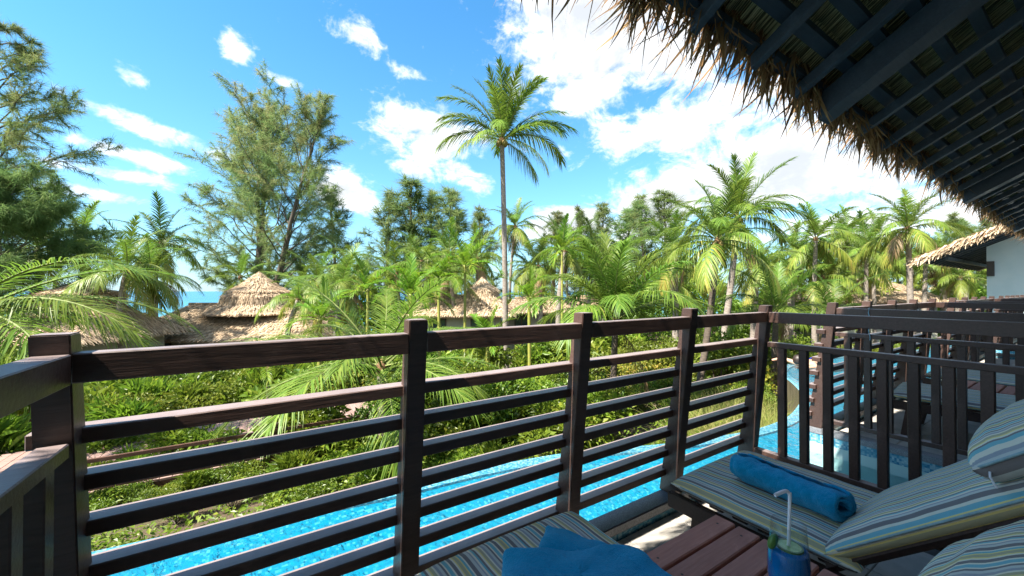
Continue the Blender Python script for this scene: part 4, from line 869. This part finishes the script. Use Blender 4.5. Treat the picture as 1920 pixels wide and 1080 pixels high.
for px, top, d, k, lab in [(640, 362, 44, 0, 'dark conical casuarina just right of the big airy one'), (726, 372, 50, 1, 'left casuarina of the cluster in the middle distance'), (762, 352, 52, 0, 'tallest casuarina of the cluster left of the tall palm'),
                           (806, 366, 51, 1, 'right casuarina of the middle cluster'), (856, 362, 50, 3, 'bushy casuarina leaning towards the tall palm crown'), (908, 398, 56, 2, 'pale casuarina touching the left of the tall palm trunk'),
                           (1034, 402, 58, 2, 'pale wispy casuarina right of the tall palm trunk'), (1088, 396, 60, 1, 'wispy casuarina above the lush young palm'), (1116, 388, 60, 2, 'wispy casuarina beside a twin behind the lush palm'), (1164, 394, 58, 0, 'narrow dark casuarina behind the lush palm'),
                           (1215, 372, 55, 2, 'brownish broad casuarina left of the paired palms'), (1258, 366, 56, 3, 'rounded casuarina directly behind the paired palms'),
                           (1578, 418, 62, 1, 'casuarina behind the middle of the right grove'), (1792, 408, 60, 1, 'pale casuarina over the thatched gable at the right'), (1826, 416, 62, 0, 'small casuarina close to the eave at the far right'), (1850, 412, 64, 1, 'last casuarina by the eave fringe at the right')]:
    x_, y_ = spot(px, d); z_ = ground_z(x_, y_) - .1; tree('casuarina_tree', FAR[k], x_, y_, lab, 'casuarinas along the beach', sc=(lambda q: (q * wfac[k_], q * wfac[k_], q))((lev(top, d) - z_) / 17.2), rz=random.uniform(0, 6)); k_ = (k_ + 1) % len(wfac)

# ------------------------------------------------------------------ palms
# the tall palm against the sky
palm('coconut_palm', pt(941, 262, 20), spot(948, 20), 3.75, 'tall coconut palm standing alone against the sky', r0=.155, r1=.12, bend=(.12, .1), nuts=0, dry=0, fronds=[
    (IMG_R + 182, 1, 1.05), (IMG_R + 178, 2, 1.08), (IMG_R + 186, 3, 1.02), (IMG_R + 172, 4, .95), (IMG_R + 176, 0, .98), (IMG_R - 60, 0, .95), (IMG_R + 96, 0, .98), (IMG_R + 60, 0, .92), (IMG_R - 120, 0, .95), (IMG_R + 20, 1, .95), (IMG_R - 12, 2, 1.02),
    (IMG_R + 8, 3, 1.06), (IMG_R - 20, 4, 1.1), (IMG_R - 4, 3, 1.0), (IMG_R + 14, 1, .95), (IMG_R + 22, 6, .85), (IMG_R - 30, 6, .75), (IMG_R + 150, 5, .8), (IMG_R - 100, 3, .9), (IMG_R + 90, 4, .8), (IMG_R + 80, 1, .95), (IMG_R + 110, 0, .9), (IMG_R + 100, 2, .9), (IMG_R + 45, 1, .95), (IMG_R + 30, 4, 1.0), (IMG_R + 160, 3, .95), (IMG_R + 120, 5, .7)])
# pair right of the middle
palm('coconut_palm', pt(1346, 452, 8.6), spot(1300, 8.6), 1.52, 'front palm of the pair, on a dark leaning trunk', n=24, r0=.075, r1=.062, trunk='darktrunk', bend=(.1, 0), hi=6, spin=.4)
palm('coconut_palm', pt(1384, 408, 11.5), spot(1338, 11.5), 1.9, 'rear palm of the pair, on a pale trunk', n=24, r0=.10, r1=.075, bend=(.12, 0), hi=6, spin=1.9)
palm('coconut_palm', pt(1154, 598, 6.9), spot(1146, 6.9), 1.85, 'lush young palm with a slim dark trunk behind the railing', n=26, r0=.062, r1=.05, trunk='darktrunk', hi=4, spin=.9)
palm('coconut_palm', pt(716, 690, 5.6), spot(722, 5.6), 2.15, 'young palm with upright fronds just beyond the first bays', n=20, hi=3, r0=.085, r1=.065, spin=.35, kinds=FINE)
palm('coconut_palm', pt(-70, 585, 5.6), spot(-70, 5.6), 2.65, 'large palm at the left whose fronds sweep over the corner post', kinds=FINE, n=14, r0=.12, r1=.10, spin=2.0, fronds=[
    (IMG_R - 4, 1, 1.0), (IMG_R + 8, 2, 1.06), (IMG_R + 20, 3, 1.02), (IMG_R + 40, 2, .9), (IMG_R - 22, 2, 1.05), (IMG_R - 12, 3, 1.08), (IMG_R + 14, 4, .95), (IMG_R + 62, 3, .8), (IMG_R - 45, 1, 1.0), (IMG_R - 60, 3, .9), (IMG_R + 100, 1, .9), (IMG_R + 150, 2, 1), (IMG_R - 110, 2, 1), (IMG_R + 180, 1, 1)])
for px, py, d, Lp, n_, sp, lab in [(152, 446, 24, 3.0, 20, 0, 'dark coconut palm above the left hut, left of a twin'), (300, 458, 23, 2.9, 20, 1, 'dark coconut palm left of the big casuarina'), (238, 505, 17, 2.5, 18, 2, 'bright coconut palm in front of two darker ones at the left'),
                             (282, 520, 19, 2.3, 18, .5, 'coconut palm with drooping fronds beside the gap to the sea'), (72, 470, 22, 2.6, 16, 1.4, 'coconut palm below the dense casuarina at the far left'), (596, 528, 24, 2.4, 18, 2.6, 'coconut palm right of the cone-roofed hut'),
                             (450, 520, 29, 2.6, 12, .2, 'small palm in front of the big casuarina trunk'), (966, 425, 33, 3.0, 22, .7, 'slender coconut palm just right of the tall palm trunk'), (1530, 448, 22, 2.6, 20, .1, 'coconut palm in the middle of the right grove'),
                             (1703, 428, 19, 2.5, 22, 1.2, 'full coconut palm with two trunks below it at the right'), (1626, 474, 24, 2.5, 20, 2.2, 'palm between two taller palms of the right grove'), (1590, 440, 33, 3.0, 18, .6, 'farther palm peeking over the right grove'),
                             (1640, 448, 32, 2.8, 18, .9, 'farther palm left of the full coconut palm'), (1490, 470, 27, 2.6, 18, 1.7, 'palm behind the drooping fronds of the pair'), (1455, 585, 9.5, 1.5, 16, 1.1, 'low palm spreading behind the corner post'), (1765, 480, 27, 2.6, 18, 2.9, 'palm left of the thatched gable at the right'),
                             (1560, 590, 13, 1.7, 14, .3, 'low palm behind the next balcony corner'), (1800, 520, 23, 1.9, 14, .8, 'low bright palm against the white gable wall'),
                             (1265, 470, 17, 2.2, 18, 1.5, 'palm half hidden left of the pair'), (1420, 500, 16, 2.0, 16, .4, 'palm under the right side of the pair'), (1010, 500, 21, 2.2, 16, .9, 'palm standing over the low hut right of the tall trunk'),
                             (1060, 470, 18, 1.9, 14, 2.4, 'thin palm left of the lush young palm'), (640, 540, 15, 1.9, 16, .6, 'palm left behind the young palm with upright fronds'), (560, 560, 19, 2.0, 14, 2.0, 'low palm on the right eave of the cone-roofed hut')]:
    b = spot(px + random.uniform(-12, 12), d)
    if py > 575: palm('coconut_palm', pt(px, py, d), b, Lp, lab, n=n_, r0=.07, r1=.06, hi=5, spin=sp, trunk='darktrunk')
    else: palm('coconut_palm', pt(px, py, d), b, Lp, lab, n=n_, r0=.15, r1=.10, bend=(random.uniform(-.4, .4), 0), hi=7, spin=sp, group=None)
b = spot(1712, 19.3); trunk2 = trunk_geo((0, 0, 0), (-.35, 0, 3.3), .16, .12, (.1, 0)).obj('palm_trunk', M['trunk'], loc=(b[0], b[1], ground_z(*b)), smooth=True, label='pale second trunk leaning beside the full coconut palm', category='palm trunk')
for px, py, d, Lp, n_, tr_, lab in [(872, 500, 14, 1.55, 13, 'stem', 'slim areca palm with a fan-like crown left of the tall trunk'), (992, 560, 10.5, 1.05, 10, 'stem', 'bright young areca palm on an orange ringed stem'), (1054, 470, 16, 1.5, 11, 'stem', 'thin areca palm right of the tall trunk'),
                                   (822, 525, 13.5, 1.2, 12, 'stem', 'small areca palm in front of the twin-cone hut'), (770, 555, 10, 1.2, 12, 'stem', 'leafy areca palm behind the upright young palm'), (505, 690, 7.4, .62, 10, 'darktrunk', 'short palm in front of the boardwalk fence'),
                                   (690, 545, 13, 1.3, 12, 'stem', 'areca palm rising left of the second post'), (915, 640, 9, .9, 10, 'stem', 'small areca palm under the rail right of the second post'), (600, 600, 9, 1.0, 11, 'stem', 'leafy areca palm above the rail left of the second post')]:
    palm('areca_palm', pt(px, py, d), spot(px + random.uniform(-6, 6), d), Lp, lab, n=n_, kinds=ARECA, r0=.055, r1=.045, trunk=tr_, hi=4)
for k in range(46):
    px = random.choice([random.uniform(540, 900), random.uniform(980, 1290), random.uniform(1280, 1840), random.uniform(1380, 1840)]); d = random.uniform(22, 40)
    palm('coconut_palm', pt(px, random.uniform(470, 535), d), spot(px + random.uniform(-20, 20), d), random.uniform(2.1, 2.9), 'coconut palm merging into the dense far grove behind the garden', group='coconut palms of the far grove', n=14, r0=.14, r1=.10, lo=1, hi=6)

# ------------------------------------------------------------------ shrubs and undergrowth
ORD = ['first', 'second', 'third', 'fourth', 'fifth', 'sixth', 'seventh', 'eighth', 'ninth', 'tenth', 'eleventh', 'twelfth', 'thirteenth', 'fourteenth', 'fifteenth', 'sixteenth', 'seventeenth', 'eighteenth', 'nineteenth']
SETS = [('broad', 'broad-leaved bush in the bed behind the boardwalk', [(px, random.uniform(9.2, 12.5)) for px in range(175, 720, 44)], (1.0, 1.5)),
        ('long', 'long-leaved ginger clump behind the boardwalk', [(px, random.uniform(8.6, 11.5)) for px in range(190, 720, 60)], (.9, 1.3)),
        ('fine', 'small-leaved bush seen through the second bay', [(px, random.uniform(6.6, 11)) for px in range(820, 1100, 26)], (.9, 1.4)),
        ('yellow', 'yellow-green bush around the paired palms', [(px, random.uniform(9.5, 15)) for px in range(1195, 1440, 24)], (1.1, 1.7)),
        ('fine', 'small-leaved bush below the paired palms', [(px, random.uniform(6.4, 9)) for px in range(1100, 1420, 26)], (.7, 1.1)),
        ('yellow', 'yellow-green bush beneath the right grove', [(px, random.uniform(13, 24)) for px in range(1440, 1840, 26)], (1.2, 1.9)),
        ('broad', 'leafy bush in front of the huts', [(px, random.uniform(13, 19)) for px in range(600, 1200, 34)], (1.3, 2.0)),
        ('fine', 'rounded bush below the huts at the left', [(px, random.uniform(11.5, 14.5)) for px in [*range(0, 300, 36), *range(440, 620, 36)]], (1.6, 2.2))]
for kind, lab, pts_, (s0, s1) in SETS:
    ps = sorted((px + random.uniform(-14, 14), d) for px, d in pts_)
    for k, (px, d) in enumerate(ps):
        where = 'leftmost of its row' if k == 0 else 'rightmost of its row' if k == len(ps) - 1 else ORD[k] + ' from the left of its row'
        shrub(kind, px, d, lab + ', ' + where, random.uniform(s0, s1), group=lab.replace(' bush', ' bushes', 1).replace(' clump', ' clumps', 1))
for kind, lab, pts_, (s0, s1) in [('fine', 'knee-high bush between pool and boardwalk', [(px, random.uniform(4.2, 5.4)) for px in range(540, 1010, 48)], (.36, .60)),
                                  ('fine', 'small bush on the soil near the left pool edge', [(px, random.uniform(4.2, 5.2)) for px in (195, 245, 290, 340, 385, 430, 480, 520)], (.30, .48)),
                                  ('long', 'spiky plant on the dark soil before the boardwalk', [(px, random.uniform(4.9, 5.7)) for px in (190, 300, 392, 520)], (.34, .5)),
                                  ('long', 'strap-leaved plant between pool and boardwalk', [(px, random.uniform(4.4, 5.6)) for px in range(560, 1000, 60)], (.30, .52)),
                                  ('broad', 'bright broad-leaved plant hiding the right part of the boardwalk', [(px, random.uniform(5.6, 6.6)) for px in range(585, 1080, 44)], (.62, .95)),
                                  ('yellow', 'pale yellow-green bush beside the boardwalk', [(px, random.uniform(9, 10.5)) for px in range(200, 760, 90)], (1.0, 1.35))]:
    for k, (px, d) in enumerate(pts_):
        where = 'leftmost of its row' if k == 0 else 'rightmost of its row' if k == len(pts_) - 1 else ORD[k] + ' from the left'
        shrub(kind, px + random.uniform(-14, 14), d, lab + ', ' + where, random.uniform(s0, s1), group=lab.replace(' bush', ' bushes', 1).replace(' plant', ' plants', 1))
for px, d, sc_, kd, lab in [(215, 5.9, .62, 'broad', 'broad-leaved plant in front of the fence at the left'), (330, 6.0, .60, 'long', 'long-leaved plant against the boardwalk fence'), (640, 6.0, .62, 'long', 'ginger plant near the right end of the boardwalk fence'), (400, 5.9, .55, 'broad', 'broad-leaved plant just left of the fence post'),
                        (240, 6.1, .55, 'broad', 'glossy broad-leaved plant leaning on the fence near its left end'), (372, 6.0, .6, 'broad', 'leafy plant growing through the fence left of its middle post'), (600, 6.1, .7, 'broad', 'bright leafy plant against the fence right of its middle post'), (270, 5.6, .5, 'long', 'low long-leaved plant in front of the left part of the fence'), (455, 5.7, .5, 'broad', 'broad-leaved plant right beside the middle fence post'), (560, 5.8, .55, 'long', 'arching plant in front of the fence right of its middle post'), (700, 5.9, .6, 'broad', 'broad-leaved plant at the foot of the young upright palm'), (185, 5.4, .45, 'fine', 'small-leaved plant near the left corner post'), (20, 6.2, 1.1, 'long', 'long-leaved clump behind the left corner post'), (60, 8.2, 1.5, 'broad', 'tall broad-leaved bush left of the corner post')]:
    shrub(kd, px, d, lab, sc_)
# ground cover and grasses along the pool: too many to count
def edge_y(x_): return np.interp(x_, E2[:, 0], E2[:, 1])
n_ = 60000; X = RNG.uniform(-2.6, 7.0, n_); q = RNG.random(n_); Y = edge_y(X) + .22 + q ** 1.3 * np.where(X < 1.4, 2.1, 3.4)
patch = np.sin(X * 2.3 + Y * 1.1) + np.sin(Y * 3.1 - X * 1.7) + RNG.normal(0, .5, n_); k = (patch > np.where(X < 1.4, -.5, .15)) & ~((Y > 6.2) & (Y < 8.9))
X, Y = X[k], Y[k]; n_ = len(X); Z = np.array([ground_z(a, c) for a, c in zip(X, Y)]) + RNG.gamma(2, .07, n_)
D = unit(RNG.normal(0, 1, (n_, 3)) * [1, 1, .4] + [0, 0, .25]); N = unit(np.array([0, 0, 1.]) + RNG.normal(0, .5, (n_, 3)))
V, F, T = leaves(np.stack([X, Y, Z], 1), D, N, RNG.uniform(.035, .09, n_), RNG.uniform(.018, .04, n_), np.clip(RNG.normal(.5, .2, n_), 0, 1))
Geo().add(V, F, 0, T).obj('ground_cover', M['shrub'], kind='stuff', label='low leafy ground cover between pool and boardwalk')
def grass(name, n_, xr, off, hgt, tint0, label):
    X = RNG.uniform(*xr, n_); Y = edge_y(X) + off[0] + RNG.random(n_) ** 1.2 * (off[1] - off[0])
    c = np.sin(X * 5.1) + np.sin(Y * 6.3 + X * 2) + RNG.normal(0, .6, n_); k = c > -.2; X, Y = X[k], Y[k]; n_ = len(X); Z = np.array([ground_z(a, b) for a, b in zip(X, Y)]) - .02
    D = unit(np.stack([RNG.normal(0, .28, n_), RNG.normal(-.05, .28, n_), np.ones(n_)], 1)); cu = np.stack([RNG.normal(0, .35, n_), RNG.normal(0, .35, n_), -.25 * RNG.random(n_)], 1)
    V, F, T = blades(np.stack([X, Y, Z], 1), D, RNG.uniform(*hgt, n_), RNG.uniform(.006, .013, n_), cu, np.clip(RNG.normal(tint0, .2, n_), 0, 1), 3)
    Geo().add(V, F, 0, T).obj(name, M['grass'], kind='stuff', label=label)
grass('grass', 15000, (-2.6, 4.6), (.20, 1.2), (.12, .42), .35, 'green grass along the outer pool edge')
grass('tall_grass', 10000, (5.0, 7.6), (.22, 1.6), (.40, 1.05), .70, 'tall golden grass outside the pool by the corner post')
grass('yellow_grass', 5000, (1.2, 5.0), (.20, .7), (.15, .42), .6, 'yellowish grass tufts by the bend of the pool')
# dense far vegetation closing the view below the crowns
n_ = 60000; px = RNG.uniform(330, 1960, n_); d = RNG.uniform(28, 46, n_); u_ = (px - 960) / 722.6
X = FWV.x * d + RTV.x * u_ * d; Y = FWV.y * d + RTV.y * u_ * d; gz = np.array([ground_z(a, b) for a, b in zip(X, Y)])
top = 3.3 + 1.3 * np.sin(px * .021) + .9 * np.sin(px * .057 + 1) + .02 * (d - 28); top = top + np.where(px > 1230, 1.6, 0); top = np.where((px < 560) | ((px > 925) & (px < 985)), .9, top)
Z = gz + RNG.random(n_) ** .8 * top
D = unit(RNG.normal(0, 1, (n_, 3)) + [0, 0, -.1]); N = unit(np.array([0, 0, 1.]) + RNG.normal(0, .6, (n_, 3)))
V, F, T = leaves(np.stack([X, Y, Z], 1), D, N, RNG.uniform(.35, .9, n_), RNG.uniform(.09, .22, n_), np.clip(.35 + .18 * np.sin(px * .05) + RNG.normal(0, .15, n_), 0, 1))
Geo().add(V, F, 0, T).obj('far_thicket', M['shrub'], kind='stuff', label='dense far thicket below the palm crowns')

# ------------------------------------------------------------------ swimmer in the far lobe of the pool
def swimmer():
    bm = bmesh.new(); lay = bm.verts.layers.skin.verify()
    J = {'pel': (0, 0, 0, .13), 'wai': (.17, 0, .01, .11), 'che': (.36, 0, .02, .14), 'nec': (.52, 0, .05, .055), 'hea': (.60, 0, .09, .09), 'hed': (.71, 0, .11, .085),
         'shl': (.45, .19, .02, .06), 'ell': (.66, .33, .03, .045), 'hal': (.90, .30, .03, .03), 'shr': (.45, -.19, .02, .06), 'elr': (.50, -.42, .08, .045), 'har': (.74, -.50, .04, .03),
         'hpl': (-.10, .09, -.02, .09), 'knl': (-.50, .13, -.08, .06), 'anl': (-.92, .12, -.04, .04), 'tol': (-1.08, .12, -.08, .03), 'hpr': (-.10, -.09, -.02, .09), 'knr': (-.50, -.15, -.05, .06), 'anr': (-.92, -.17, -.10, .04), 'tor': (-1.08, -.17, -.14, .03)}
    vs_ = {k: bm.verts.new(v[:3]) for k, v in J.items()}
    for a, b in ('pel wai', 'wai che', 'che nec', 'nec hea', 'hea hed', 'che shl', 'shl ell', 'ell hal', 'che shr', 'shr elr', 'elr har', 'pel hpl', 'hpl knl', 'knl anl', 'anl tol', 'pel hpr', 'hpr knr', 'knr anr', 'anr tor') if False else [t.split() for t in ('pel wai', 'wai che', 'che nec', 'nec hea', 'hea hed', 'che shl', 'shl ell', 'ell hal', 'che shr', 'shr elr', 'elr har', 'pel hpl', 'hpl knl', 'knl anl', 'anl tol', 'pel hpr', 'hpr knr', 'knr anr', 'anr tor')]: bm.edges.new((vs_[a], vs_[b]))
    for k, v in J.items():
        s_ = vs_[k][lay]; s_.radius = (v[3], v[3] * .85); s_.use_root = (k == 'pel')
    me = bpy.data.meshes.new('person'); bm.to_mesh(me); bm.free(); me.materials.append(M['skin'])
    b = spot(1530, 7.8)
    o = place('person', me, None, (b[0], b[1], -.125), (0, 0, R(172)), .92, label='swimmer in blue trunks floating in the far bend of the pool', cat='person')
    o.modifiers.new('skin', 'SKIN'); s_ = o.modifiers.new('sub', 'SUBSURF'); s_.levels = 2; s_.render_levels = 2
    Geo().lathe([(.085, -.16), (.145, -.1), (.15, .0), (.135, .09), (.12, .10)], 20).obj('swim_trunks', M['shorts'], o, smooth=True).rotation_euler = (0, R(90), 0)
    g = Geo(); g.lathe([(.001, .115), (.06, .10), (.095, .04), (.10, -.02), (.085, -.05)], 18); h = g.obj('hair', M['hair'], o, smooth=True); h.location = (.665, 0, .115); h.rotation_euler = (0, R(25), 0)
swimmer()
